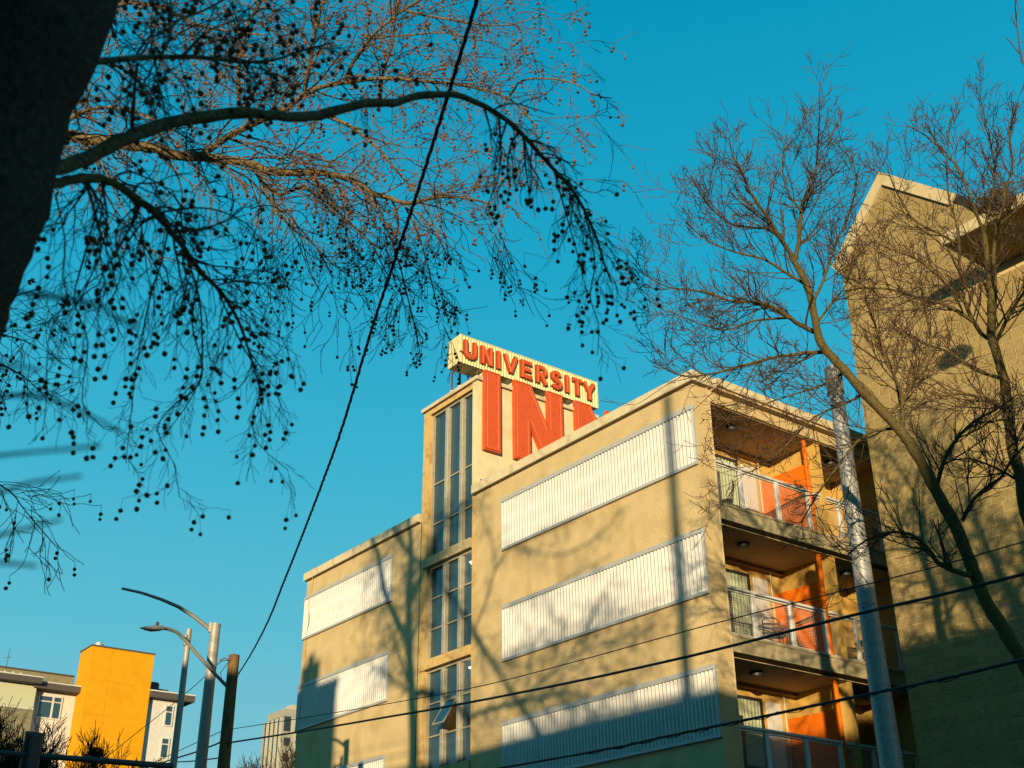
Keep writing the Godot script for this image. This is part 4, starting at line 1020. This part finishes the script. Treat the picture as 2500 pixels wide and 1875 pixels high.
func leaf(mb: MB, p: Vector3, s: float) -> void:
	var b := Basis.from_euler(Vector3(rng.randf() * TAU, rng.randf() * TAU, rng.randf() * TAU))
	for k in 5:
		var a := -1.3 + 0.65 * k
		var l: float = s * [0.6, 0.9, 1.1, 0.9, 0.6][k]
		var tip := Vector3(sin(a) * l, cos(a) * l, 0.25 * s * sin(k * 2.0))
		var sd := Vector3(cos(a), -sin(a), 0) * s * 0.17
		mb.tri(p, p + b * (tip * 0.55 + sd), p + b * tip)
		mb.tri(p, p + b * tip, p + b * (tip * 0.55 - sd))

func make_tree(called: String, label: String, group: String, trunk: Array, limbs: Array, boughs: Array, trunk_mat: Material, bark: Material, twig_mat: Material, o: Dictionary, every: float, sides: int, per := []) -> Array:
	var t := thing(called, label, "tree", group)
	var fruit := []
	var tw := MB.new()
	for a in trunk:
		var u := unpack(a)
		var s := smooth(u[0], u[1], 4)
		var mb := MB.new()
		mb.tube(s[0], s[1], sides)
		part("trunk", mb, trunk_mat, t)
	for k in limbs.size():
		var u := unpack(limbs[k])
		var s := smooth(u[0], u[1], 3)
		var mb := MB.new()
		mb.tube(s[0], s[1], 8)
		part("limb", mb, bark, t)
		var pl: Array = per[k] if k < per.size() else [0.06, 1.0, 1.0]   # from, spacing, length
		var o3 := o.duplicate()
		o3.len0 = o.len0 * pl[2]
		o3.len1 = o.len1 * pl[2]
		grow(tw, s[0], s[1], every * pl[1], o3, fruit, pl[0])
	for a in boughs:
		var u := unpack(a)
		var s := smooth(u[0], u[1], 3)
		var mb := MB.new()
		mb.tube(s[0], s[1], 6)
		part("bough", mb, twig_mat, t)
		var o2 := o.duplicate()
		o2.levels = 1
		o2.len0 = o.len0 * 0.5
		o2.len1 = o.len1 * 0.55
		grow(tw, s[0], s[1], every * 0.8, o2, fruit, 0.05)
	part("twigs", tw, twig_mat, t, true)
	return [t, fruit]

func make_trees() -> void:
	# plane trees on the near pavement
	rng.seed = 11
	var o := {"wiggle": 0.50, "lift": -0.15, "tip": -0.6, "kids": 0.46, "angle": 0.75, "lmin": 0.40, "lmax": 0.68, "rmin": 0.0013, "rmax": 0.0065, "fruit": 0.22, "forward": 0.9, "len0": 0.22, "len1": 0.60, "levels": 2}
	var a := make_tree("plane_tree", "dark leaning plane tree in the shade with a thick trunk and drooping limbs", "plane trees on the near pavement", T1_TRUNK, T1_LIMBS, T1_BOUGHS, M.bark_shade_dark, M.bark_plane, M.twig_plane, o, 0.06, 24, [[0.62, 0.75, 0.9], [0.05, 0.8, 0.9], [0.05, 0.9, 0.9], [0.05, 1.5, 0.7], [0.12, 0.8, 1.0], [0.1, 1.6, 1.3], [0.1, 1.6, 1.3], [0.1, 1.6, 1.3], [0.1, 1.6, 1.3]])
	hang_fruit(a[0], a[1], 0.0125, M.ball_brown, 300)
	var lf := MB.new()
	for i in 26: leaf(lf, a[1][rng.randi() % a[1].size()] + Vector3(0, 0.03, 0), 0.045)
	part("dead_leaves", lf, M.leaf_red, a[0], true)
	for q in T1_NEAR:   # twigs that hang close to the camera
		var u := unpack(q)
		var sm := smooth(u[0], u[1], 3)
		var nm := MB.new()
		nm.tube(sm[0], sm[1], 6)
		part("bough", nm, M.twig_plane, a[0])
	rng.seed = 23
	o = {"wiggle": 0.48, "lift": -0.09, "tip": -0.7, "kids": 0.48, "angle": 0.78, "lmin": 0.42, "lmax": 0.70, "rmin": 0.0029, "rmax": 0.013, "fruit": 0.30, "forward": 0.9, "len0": 0.5, "len1": 1.45, "levels": 2}
	a = make_tree("plane_tree", "sunlit plane tree behind the dark one with pale bark and brown seed balls", "plane trees on the near pavement", T2_TRUNK, T2_LIMBS, T2_BOUGHS, M.bark_shade_dark, M.bark_plane, M.twig_plane, o, 0.085, 14, [[0.05, 1.0, 1.0], [0.05, 1.0, 0.9], [0.05, 1.0, 0.9], [0.05, 0.9, 1.0], [0.05, 0.9, 1.0], [0.05, 0.9, 1.0], [0.05, 0.9, 1.0], [0.05, 0.9, 1.0], [0.05, 0.9, 1.0], [0.05, 1.2, 0.8], [0.3, 2.5, 0.4], [0.05, 1.0, 1.0], [0.05, 1.3, 0.7], [0.05, 1.3, 0.7], [0.05, 1.6, 0.55], [0.05, 1.6, 0.55]])
	hang_fruit(a[0], a[1], 0.0155, M.ball_brown, 300)
	lf = MB.new()
	for i in 40: leaf(lf, a[1][rng.randi() % a[1].size()] + Vector3(0, 0.04, 0), 0.06)
	part("dead_leaves", lf, M.leaf_red, a[0], true)
	# maples beside the inn
	rng.seed = 37
	o = {"wiggle": 0.26, "lift": 0.06, "tip": 1.2, "kids": 0.5, "angle": 0.80, "lmin": 0.38, "lmax": 0.62, "rmin": 0.0040, "rmax": 0.016, "fruit": 0.0, "forward": 1.0, "len0": 0.4, "len1": 1.15, "levels": 2}
	make_tree("maple_tree", "bare olive barked tree leaning over the steel pole in front of the balconies", "bare trees beside the inn", R1_TRUNK, R1_LIMBS, [], M.bark_olive, M.bark_olive, M.twig_olive, o, 0.085, 12)
	rng.seed = 41
	make_tree("maple_tree", "bare upright tree with a bird nest before the block gable", "bare trees beside the inn", R2_TRUNK, R2_LIMBS, [], M.bark_olive, M.bark_olive, M.twig_olive, o, 0.11, 12)
	rng.seed = 47
	street_tree(Vector3(-5.6, 0, 13.1), 13.6)
	# bird nest
	rng.seed = 43
	nest("bird_nest", "round twig bird nest high in the bare tree before the gable", Vector3(-0.61, 13.30, 7.81), 0.32, 0.20, M.nest)
	# small bare trees in the distance
	far_tree("bare_tree", "dark bare tree with dense twigs before the white building", Vector3(-5.6, 0, -29.0), 11.2, 51, 1.0)
	far_tree("bare_tree", "dark bare tree with a nest before the yellow tower block", Vector3(-3.2, 0, -28.0), 10.1, 53, 1.0)
	nest("bird_nest", "dark twig nest in the bare tree before the yellow wall", Vector3(-2.75, 9.05, -27.2), 0.28, 0.17, M.twig_far)
	far_tree("bare_tree", "bare tree standing beyond the inn's far corner", Vector3(9.3, 0, -38.5), 12.6, 57, 1.0)
	far_tree("bare_tree", "smaller bare tree beside the taller one beyond the inn's far corner", Vector3(7.6, 0, -38.5), 11.2, 59, 0.8)

func street_tree(at: Vector3, h: float) -> void:
	var t := thing("maple_tree", "bare wide street tree on the pavement near the block building", "tree", "bare trees beside the inn", at)
	var o := {"wiggle": 0.36, "lift": 0.06, "tip": 1.2, "kids": 0.5, "angle": 0.8, "lmin": 0.4, "lmax": 0.65, "rmin": 0.006, "rmax": 0.02, "fruit": 0.0, "forward": 1.0, "len0": 0.6, "len1": 1.5, "levels": 2}
	var mb := MB.new()
	var s0 := smooth([Vector3(0, -0.1, 0), Vector3(0.05, 2, 0.02), Vector3(-0.05, 5, -0.05), Vector3(0.0, h * 0.62, 0.1)], [0.24, 0.19, 0.15, 0.10], 5)
	mb.tube(s0[0], s0[1], 12)
	part("trunk", mb, M.bark_olive, t)
	var tw := MB.new()
	for k in 13:
		var a := TAU * k / 13.0 * 2.4
		var y0 := h * lerpf(0.42, 0.62, k / 12.0)
		var out := Vector3(cos(a) * 0.55, 0, sin(a)) * rng.randf_range(1.5, 2.9)
		var p := [Vector3(0, y0, 0.05), Vector3(0, y0, 0) + out * 0.4 + Vector3(0, 0.7, 0), Vector3(0, y0, 0) + out * 0.8 + Vector3(0, 1.9, 0), Vector3(0, y0, 0) + out + Vector3(0, rng.randf_range(2.8, 4.2), 0)]
		var s := smooth(p, [0.085, 0.065, 0.04, 0.018], 4)
		mb = MB.new()
		mb.tube(s[0], s[1], 8)
		part("limb", mb, M.bark_olive, t)
		grow(tw, s[0], s[1], 0.14, o, [], 0.15)
	part("twigs", tw, M.twig_olive, t, true)

func nest(called: String, label: String, at: Vector3, rx: float, ry: float, m: Material) -> void:
	var mb := MB.new()
	for i in 420:
		var d := Vector3(rng.randfn(), rng.randfn(), rng.randfn()).normalized()
		var p := Vector3(d.x * rx, d.y * ry, d.z * rx) * rng.randf_range(0.55, 1.0)
		var q := d.cross(Vector3(rng.randf() - 0.5, rng.randf() - 0.5, rng.randf() - 0.5)).normalized() * rx * rng.randf_range(0.3, 0.7)
		mb.tube([p - q * 0.5, p + d * 0.015, p + q * 0.5], [0.006, 0.007, 0.005], 4, false)
	var n := part(called, mb, m, self)
	n.position = at
	tag(n, label, "nest")

func far_tree(called: String, label: String, at: Vector3, h: float, sd: int, width: float) -> void:
	rng.seed = sd
	var t := thing(called, label, "tree", "distant bare trees", at)
	var o := {"wiggle": 0.36, "lift": 0.10, "tip": 1.0, "kids": 0.6, "angle": 0.6, "lmin": 0.45, "lmax": 0.7, "rmin": 0.009, "rmax": 0.03, "fruit": 0.0, "forward": 1.2, "len0": 0.9, "len1": 1.8, "levels": 2}
	var tm := MB.new()
	tm.tube([Vector3(0, -0.1, 0), Vector3(0.05, h * 0.3, 0), Vector3(-0.05, h * 0.62, 0)], [0.2, 0.16, 0.12], 8)
	part("trunk", tm, M.twig_far, t)
	var tw := MB.new()
	for k in 9:
		var a := TAU * k / 9.0 + rng.randf()
		var out := Vector3(cos(a), 0, sin(a)) * rng.randf_range(0.7, 2.6) * width
		var p := [Vector3(-0.03, h * rng.randf_range(0.45, 0.6), 0)]
		p.append(p[0] + out * 0.5 + Vector3(0, h * 0.10, 0))
		p.append(p[0] + out * 0.9 + Vector3(0, h * rng.randf_range(0.2, 0.33), 0))
		var s := smooth(p, [0.06, 0.045, 0.02], 4)
		var mb := MB.new()
		mb.tube(s[0], s[1], 6)
		part("limb", mb, M.twig_far, t)
		grow(tw, s[0], s[1], 0.07, o, [], 0.1)
	part("twigs", tw, M.twig_far, t, true)

# ---------------------------------------------------------------- poles and wires
func make_poles() -> void:
	# big steel pole
	var sp := thing("steel_pole", "thick galvanised steel pole with a capped top before the balconies", "pole", "", Vector3(-2.41, 0, 5.375))
	var mb := MB.new()
	mb.tube([Vector3(0, 0.001, 0), Vector3(0, 4, 0), Vector3(0, 10.15, 0)], [0.19, 0.165, 0.112], 28)
	part("shaft", mb, M.galvanised, sp)
	mb = MB.new()
	mb.tube([Vector3(0, 10.151, 0), Vector3(0, 10.50, 0), Vector3(0, 10.62, 0), Vector3(0, 10.66, 0)], [0.138, 0.138, 0.105, 0.045], 20)
	part("pole_cap", mb, M.pole_grey, sp)
	mb = MB.new()
	mb.tube([Vector3(0, 9.55, 0), Vector3(0, 9.62, 0)], [0.122, 0.122], 24)
	part("collar", mb, M.galvanised, sp)
	mb = MB.new()
	mb.tube([Vector3(-0.10, 9.95, 0.07), Vector3(-0.14, 9.95, 0.10)], [0.05, 0.045], 12)
	part("hand_hole", mb, M.galvanised, sp)
	part("base_plate", MB.new().cbox(-0.3, 0.0, -0.3, 0.3, 0.03, 0.3, 0.006), M.galvanised, sp)
	# wooden pole with a street lamp on a long arm
	var wp := thing("wooden_pole", "wooden utility pole carrying a street lamp on a long curved arm", "pole", "", Vector3(-6.9, 0, -7.0))
	mb = MB.new()
	mb.tube([Vector3(0.02, 0, 0), Vector3(0.01, 4, 0), Vector3(0, 7.75, 0)], [0.155, 0.135, 0.112], 14)
	part("post", mb, M.wood_pole, wp)
	mb = MB.new()
	var ap := [Vector3(-6.96, 7.08, -7.01), Vector3(-7.34, 7.37, -7.01), Vector3(-7.71, 7.66, -7.0), Vector3(-8.0, 7.90, -6.98), Vector3(-8.19, 8.02, -6.96), Vector3(-8.38, 8.05, -6.92), Vector3(-8.51, 8.04, -6.89)]
	var ar := []
	for i in ap.size():
		ap[i] -= Vector3(-6.9, 0, -7.0); ar.append(0.035)
	mb.tube(ap, ar, 10)
	part("arm", mb, M.pole_grey, wp)
	mb = MB.new()
	var hb := Vector3(-8.49, 8.05, -6.89) - Vector3(-6.9, 0, -7.0)
	var ht := Vector3(-9.03, 7.93, -6.75) - Vector3(-6.9, 0, -7.0)
	mb.tube([hb, hb.lerp(ht, 0.12), hb.lerp(ht, 0.45), hb.lerp(ht, 0.8), ht], [0.05, 0.085, 0.09, 0.06, 0.02], 12)
	for i in mb.v.size():
		var axis_y := lerpf(hb.y, ht.y, clampf((mb.v[i].x - hb.x) / (ht.x - hb.x), 0.0, 1.0))
		mb.v[i] = Vector3(mb.v[i].x, axis_y + (mb.v[i].y - axis_y) * 0.55, mb.v[i].z)
	var lh := part("lamp_head", mb, M.pole_zinc, wp)
	mb = MB.new()
	mb.tube([hb.lerp(ht, 0.2) + Vector3(0, -0.012, 0), hb.lerp(ht, 0.55) + Vector3(0, -0.018, 0), hb.lerp(ht, 0.85) + Vector3(0, -0.010, 0)], [0.05, 0.055, 0.03], 10)
	part("lens", mb, M.black_frame, lh)
	mb = MB.new()
	mb.tube([hb.lerp(ht, 0.33) + Vector3(0, 0.046, 0), hb.lerp(ht, 0.33) + Vector3(0, 0.12, 0)], [0.035, 0.03], 8)
	part("photo_cell", mb, M.black_frame, lh)
	mb = MB.new()
	mb.tube([Vector3(-0.1, 7.62, 0.05), Vector3(-0.22, 7.66, 0.02), Vector3(-0.30, 7.60, 0.0)], [0.012, 0.012, 0.02], 6)
	part("bracket", mb, M.steel_rust, wp)
	mb = MB.new()
	mb.tube([Vector3(-0.12, 7.6, 0.06), Vector3(-0.28, 7.35, 0.04), Vector3(-0.22, 7.15, 0.05), Vector3(0.05, 7.25, 0.125), Vector3(0.12, 7.35, 0.05)], [0.007, 0.007, 0.007, 0.007, 0.007], 5)
	part("loose_cable", mb, M.wire_black, wp)
	# galvanised pole with a bare mast arm
	var gp := thing("mast_pole", "galvanised pole with a long curved arm and no lamp", "pole", "", Vector3(-7.07, 0, -7.72))
	mb = MB.new()
	mb.tube([Vector3(0, 0, 0), Vector3(0, 4, 0), Vector3(0, 8.50, 0)], [0.15, 0.13, 0.105], 18)
	part("shaft", mb, M.pole_zinc, gp)
	mb = MB.new()
	mb.tube([Vector3(0, 8.501, 0), Vector3(0, 8.54, 0), Vector3(0, 8.56, 0)], [0.112, 0.112, 0.06], 14)
	part("pole_cap", mb, M.pole_zinc, gp)
	mb = MB.new()
	mb.tube([Vector3(-0.10, 8.36, -0.02), Vector3(-0.10, 8.56, -0.02)], [0.05, 0.05], 8)
	part("clamp", mb, M.pole_zinc, gp)
	mb = MB.new()
	mb.tube([Vector3(-0.09, 8.42, -0.04), Vector3(-0.45, 8.66, -0.12), Vector3(-0.80, 8.83, -0.18), Vector3(-1.16, 8.94, -0.24), Vector3(-1.60, 9.02, -0.28), Vector3(-2.01, 9.05, -0.32)], [0.045, 0.042, 0.038, 0.034, 0.03, 0.027], 10)
	part("arm", mb, M.pole_grey, gp)
	# thin pole with a signal arm
	var tp := thing("signal_pole", "thin grey pole with a long horizontal signal arm", "pole", "", Vector3(-7.83, 0, -7.26))
	mb = MB.new()
	mb.tube([Vector3(0, 0, 0), Vector3(0, 4, 0), Vector3(0, 8.21, 0)], [0.092, 0.078, 0.057], 14)
	part("shaft", mb, M.pole_zinc, tp)
	mb = MB.new()
	mb.tube([Vector3(-0.055, 7.86, 0.02), Vector3(-0.055, 8.08, 0.02)], [0.042, 0.042], 8)
	part("clamp", mb, M.pole_grey, tp)
	mb = MB.new()
	mb.tube([Vector3(-0.04, 5.47, 0.08), Vector3(-1.65, 5.485, -0.16), Vector3(-3.17, 5.494, -0.41), Vector3(-5.5, 5.51, -0.80)], [0.06, 0.054, 0.048, 0.042], 12)
	part("signal_arm", mb, M.arm_dark, tp)
	var sh := thing("traffic_signal", "black traffic signal seen from behind on the horizontal arm", "traffic signal", "", Vector3(-10.45, 5.27, -7.63))
	mb = MB.new()
	mb.cbox(-0.19, -0.45, -0.03, 0.19, 0.70, 0.03, 0.02)
	part("back_plate", mb, M.black_frame, sh)
	mb = MB.new()
	mb.cbox(-0.12, -0.38, 0.031, 0.12, 0.62, 0.16, 0.02)
	part("housing", mb, M.black_frame, sh)
	for k in 3:
		mb = MB.new()
		mb.tube([Vector3(0, -0.22 + 0.33 * k, -0.031), Vector3(0, -0.22 + 0.33 * k, -0.20)], [0.13, 0.12], 12)
		part("visor", mb, M.black_frame, sh)
	sh.rotation.y = deg_to_rad(8)
	sh.scale = Vector3.ONE * 0.93
	# tall pole behind the camera and its wires, whose shadows cross the facade
	var up := thing("utility_pole", "tall wooden utility pole on the near pavement carrying two cables", "pole", "", Vector3(-19.2, 0, 17.1))
	mb = MB.new()
	mb.tube([Vector3(0, 0, 0), Vector3(0, 8, 0), Vector3(0.05, 15.2, 0)], [0.15, 0.12, 0.085], 14)
	part("post", mb, M.wood_pole, up)
	for k in 2:
		var w := thing("overhead_cable", ["thin black cable strung along the near pavement", "thick black cable strung along the near pavement"][k], "cable", "cables over the near pavement")
		mb = MB.new()
		var pts := []
		var rad := []
		for i in 25:
			var z := 17.0 - i * 2.0
			pts.append(Vector3(-19.2, [9.02, 8.70][k] + (z - 12.0) * -0.045 + 0.0012 * pow(z - 5.0, 2.0), z))
			rad.append([0.012, 0.02][k])
		mb.tube(pts, rad, 6)
		part("cable", mb, M.wire_black, w)
	# wires along the inn's pavement
	var labels := ["thin black cable highest of the three crossing before the inn", "thick black cable between the thin one and the lowest before the inn", "thick black cable lowest of the three crossing before the inn"]
	for k in 3:
		var u := unpack(WIRES[k])
		var s := smooth(u[0], u[1], 4)
		var w := thing("overhead_cable", labels[k], "cable", "cables before the inn")
		mb = MB.new()
		var rr := []
		for q in u[1].size() * 4 - 3: rr.append(u[1][0])
		mb.tube(s[0], rr, 8)
		part("cable", mb, M.wire_black, w)
		if k == 2:
			mb = MB.new()
			var lash := []
			for i in 60:
				var t := i / 59.0
				var c: Vector3 = (s[0][s[0].size() - 22] as Vector3).lerp(s[0][s[0].size() - 10], t)
				lash.append(c + Vector3(cos(i * 1.3), sin(i * 1.3), 0) * 0.024 + Vector3(0, -0.012, 0))
			var lr := []
			for i in 60: lr.append(0.006)
			mb.tube(lash, lr, 4)
			part("lashing", mb, M.wire_black, w)
	# twisted service drop from the wooden pole
	var u2 := unpack(DROP[0])
	var s2 := smooth(u2[0], u2[1], 30)
	var drop := thing("service_cable", "twisted black cable sloping up from the wooden pole across the sky", "cable")
	for k in 3:
		var pp := []
		var rr := []
		var run := 0.0
		for i in s2[0].size():
			if i > 0: run += (s2[0][i] - s2[0][i - 1]).length()
			var t: Vector3 = (s2[0][mini(i + 1, s2[0].size() - 1)] - s2[0][maxi(i - 1, 0)]).normalized()
			var sx := t.cross(Vector3.UP).normalized()
			var sy := sx.cross(t)
			var a := run * 14.0 + TAU * k / 3.0
			pp.append(s2[0][i] + (sx * cos(a) + sy * sin(a)) * 0.0085)
			rr.append(0.0075)
		mb = MB.new()
		mb.tube(pp, rr, 5)
		part("strand", mb, M.wire_black, drop)
	var ll := ["thin black wire leaving the wooden pole, upper of a pair", "thick black wire leaving the wooden pole, lower of a pair", "twisted black wire leaving the wooden pole near the signal arm", "thin black wire sloping down from the wooden pole's top across the yellow wall"]
	for k in 4:
		var u := unpack(LEFTWIRES[k])
		var s := smooth(u[0], u[1], 5)
		var rr := []
		for q in s[0].size(): rr.append(u[1][0])
		var w := thing("overhead_wire", ll[k], "wire", "wires from the wooden pole")
		mb = MB.new()
		mb.tube(s[0], rr, 6)
		part("wire", mb, M.wire_black, w)

# ---------------------------------------------------------------- distant buildings
func house_window(parent: Node, x0: float, x1: float, y0: float, y1: float, z: float, mul: float, trans: float) -> void:
	var fr := MB.new()
	var b := 0.07
	fr.box(x0 - b, y0 - b, z, x0, y1 + b, z + 0.06); fr.box(x1, y0 - b, z, x1 + b, y1 + b, z + 0.06)
	fr.box(x0, y1, z, x1, y1 + b, z + 0.06); fr.box(x0, y0 - b, z, x1, y0, z + 0.06)
	if mul > 0: fr.box(mul - 0.05, y0, z, mul + 0.05, y1, z + 0.055)
	if trans > 0:
		if mul > 0:
			fr.box(x0, trans - 0.03, z, mul - 0.05, trans + 0.03, z + 0.05); fr.box(mul + 0.05, trans - 0.03, z, x1, trans + 0.03, z + 0.05)
		else: fr.box(x0, trans - 0.03, z, x1, trans + 0.03, z + 0.05)
	var w := part("window", fr, M.trim_white, parent)
	part("pane", MB.new().box(x0, y0, z + 0.002, x1, y1, z + 0.012), M.pane, w)

func make_far_buildings() -> void:
	var y := thing("yellow_building", "tall plain yellow stair block rising above the white building", "building")
	part("wall", MB.new().box(4.02, 0, -52.78, 7.65, 18.86, -50.90), M.house_yellow, y)
	for r in 5:
		for q in [[4.01, 5.2], [5.215, 7.66]]:
			part("panel", MB.new().cbox(q[0], 17.02 - r * 1.86, -50.90, q[1], 18.858 - r * 1.86, -50.888, 0.004), M.house_yellow, y)
		part("panel", MB.new().cbox(4.008, 17.02 - r * 1.86, -52.78, 4.02, 18.858 - r * 1.86, -50.901, 0.004), M.house_yellow, y)
	part("roof_cap", MB.new().cbox(3.97, 18.861, -52.83, 7.70, 18.95, -50.85, 0.01), M.eave_dark, y)
	var dm := MB.new()
	dm.tube([Vector3(4.6, 18.95, -51.6), Vector3(4.6, 19.2, -51.6), Vector3(4.6, 19.3, -51.6)], [0.26, 0.24, 0.12], 10)
	part("roof_vent", dm, M.trim_galv, y)
	var w := thing("white_building", "white apartment building with flat dark eaves either side of the yellow block", "building")
	part("wall", MB.new().box(1.69, 0, -60, 4.0, 16.36, -52.4), M.house_white, w)
	part("wall", MB.new().box(-9, 0, -60, 1.68, 16.51, -51.9), M.house_white, w)
	part("wall", MB.new().box(7.67, 0, -60, 9.85, 16.43, -51.25), M.house_white, w)
	var gp := part("wall_panel", MB.new().box(-8.9, 15.3, -51.899, 1.66, 16.5, -51.88), M.house_green, w)
	gp.set_meta("label", "pale green upper wall panel")
	part("lower_panel", MB.new().box(-8.9, 2, -51.899, 1.66, 15.2, -51.80), M.house_olive, w)
	part("eave", MB.new().cbox(1.5, 16.37, -58, 4.0, 16.70, -51.7, 0.02), M.eave_dark, w)
	part("eave", MB.new().cbox(-9, 16.52, -58, 1.75, 16.83, -51.3, 0.02), M.eave_dark, w)
	part("eave", MB.new().cbox(7.68, 16.45, -58, 10.36, 16.80, -50.75, 0.02), M.eave_dark, w)
	part("eave_edge", MB.new().box(1.76, 16.701, -58, 4.0, 16.76, -51.68), M.trim_white, w)
	part("eave_edge", MB.new().box(-9, 16.831, -58, 1.76, 16.89, -51.28), M.trim_white, w)
	part("eave_edge", MB.new().box(7.68, 16.801, -58, 10.38, 16.87, -50.73), M.trim_white, w)
	part("roof_band", MB.new().box(-9, 16.9, -58, 4.0, 17.53, -53.2), M.house_olive, w)
	part("roof_cap", MB.new().box(-9, 17.551, -58, 4.0, 17.62, -53.15), M.eave_dark, w)
	house_window(w, 2.05, 3.24, 14.98, 16.1, -52.4, 2.8, 15.84)
	house_window(w, 8.89, 9.25, 15.10, 16.14, -51.25, -1.0, 15.83)
	house_window(w, 8.87, 9.25, 13.31, 14.32, -51.25, -1.0, 14.03)
	house_window(w, 2.05, 3.24, 11.9, 13.0, -52.4, 2.8, 12.74)
	for p in [[7.95, 17.25, 0.25], [8.3, 17.6, 0.28], [8.85, 17.25, 0.36]]:
		part("roof_vent", MB.new().cbox(p[0] - p[2], 16.88, -52.6, p[0] + p[2], p[1], -51.9, 0.1), M.trim_galv if p[0] > 9 else M.eave_dark, w)
	var an := MB.new()
	an.tube([Vector3(0.3, 17.6, -53.6), Vector3(0.32, 18.75, -53.6)], [0.02, 0.015], 6)
	an.tube([Vector3(0.1, 18.2, -53.6), Vector3(0.5, 18.25, -53.6)], [0.012, 0.012], 5)
	part("antenna", an, M.eave_dark, w)
	for k in 7:
		part("eave_lamp", MB.new().box(-2.0 + k * 0.42, 16.891, -51.4, -1.93 + k * 0.42, 16.98, -51.34), M.trim_white, w)
	# distant tower
	var t := thing("apartment_tower", "distant tan concrete tower with vertical window bays beyond the inn", "building")
	part("wall", MB.new().box(54.3, 0, -131.8, 75, 34.2, -127.36), M.tower_far, t)
	part("wall", MB.new().box(54.3, 0, -133.3, 75, 33.3, -131.81), M.tower_far, t)
	part("parapet", MB.new().box(54.2, 33.3, -131.9, 75, 34.25, -127.26), M.tower_far, t)
	part("penthouse", MB.new().box(55.6, 34.251, -130, 60, 35.0, -127.8), M.tower_far_light, t)
	for k in 4:
		part("bay", MB.new().box(54.18, 0, -128.4 - k * 1.25, 54.299, 33.25, -127.85 - k * 1.25), M.tower_far_light, t)
		part("window_strip", MB.new().box(54.25, 0, -128.9 - k * 1.25, 54.298, 33.2, -128.45 - k * 1.25), M.pane_dark, t)
	part("window_strip", MB.new().box(54.35, 31.4, -127.359, 55.3, 33.25, -127.30), M.pane_dark, t)
	for k in 9:
		part("window_strip", MB.new().box(54.5, 29.6 - k * 2.0, -127.359, 58, 30.6 - k * 2.0, -127.30), M.pane_dark, t)
	part("bay", MB.new().box(55.35, 0, -127.359, 56.4, 33.25, -127.2), M.tower_far_light, t)

# the row across the street, behind the camera, that shades the lower floors
func make_near_row() -> void:
	var specs := [
		["brick row building with the tallest roof across the street from the inn", -14.0, 7.4, 12.15],
		["low brick row building across the street between two taller ones", 7.41, 27.29, 9.10],
		["brick row building with a raised front parapet at the end of the near row", 27.3, 60.0, 8.4]]
	for q in specs:
		var b := thing("row_building", q[0], "building", "row across the street from the inn")
		part("wall", MB.new().box(-36, 0, q[1], -24.0, q[3] - 0.3, q[2]), M.brick_brown, b)
		part("cornice", MB.new().cbox(-36, q[3] - 0.299, q[1], -23.9, q[3], q[2], 0.02), M.concrete, b)
		if q[1] > 20.0:
			part("front_parapet", MB.new().cbox(-25.2, q[3] + 0.001, q[1], -24.0, 10.2, q[2], 0.02), M.brick_brown, b)
		var z: float = q[1] + 1.2
		while z < q[2] - 1.6:
			for fl in 3:
				var y0 := 1.0 + fl * 3.0
				if y0 + 1.8 > q[3] - 0.5: continue
				var w := part("window", MB.new().box(-23.999, y0, z, -23.94, y0 + 1.7, z + 1.2), M.trim_white, b)
				part("pane", MB.new().box(-23.939, y0 + 0.08, z + 0.08, -23.93, y0 + 1.62, z + 1.12), M.pane_dark, w)
			z += 2.6
	var ch := thing("chimney", "brick chimney on the tallest roof of the near row", "chimney")
	part("stack", MB.new().cbox(-25.4, 12.151, 6.3, -24.7, 13.0, 6.9, 0.02), M.brick_brown, ch)
	part("pot", MB.new().cbox(-25.2, 13.001, 6.5, -24.9, 13.3, 6.7, 0.02), M.soil, ch)

func _ready() -> void:
	rng.seed = 7
	make_view()
	make_materials()
	make_ground()
	make_inn()
	make_table()
	make_signs()
	make_block_building()
	make_far_buildings()
	make_near_row()
	make_poles()
	make_trees()
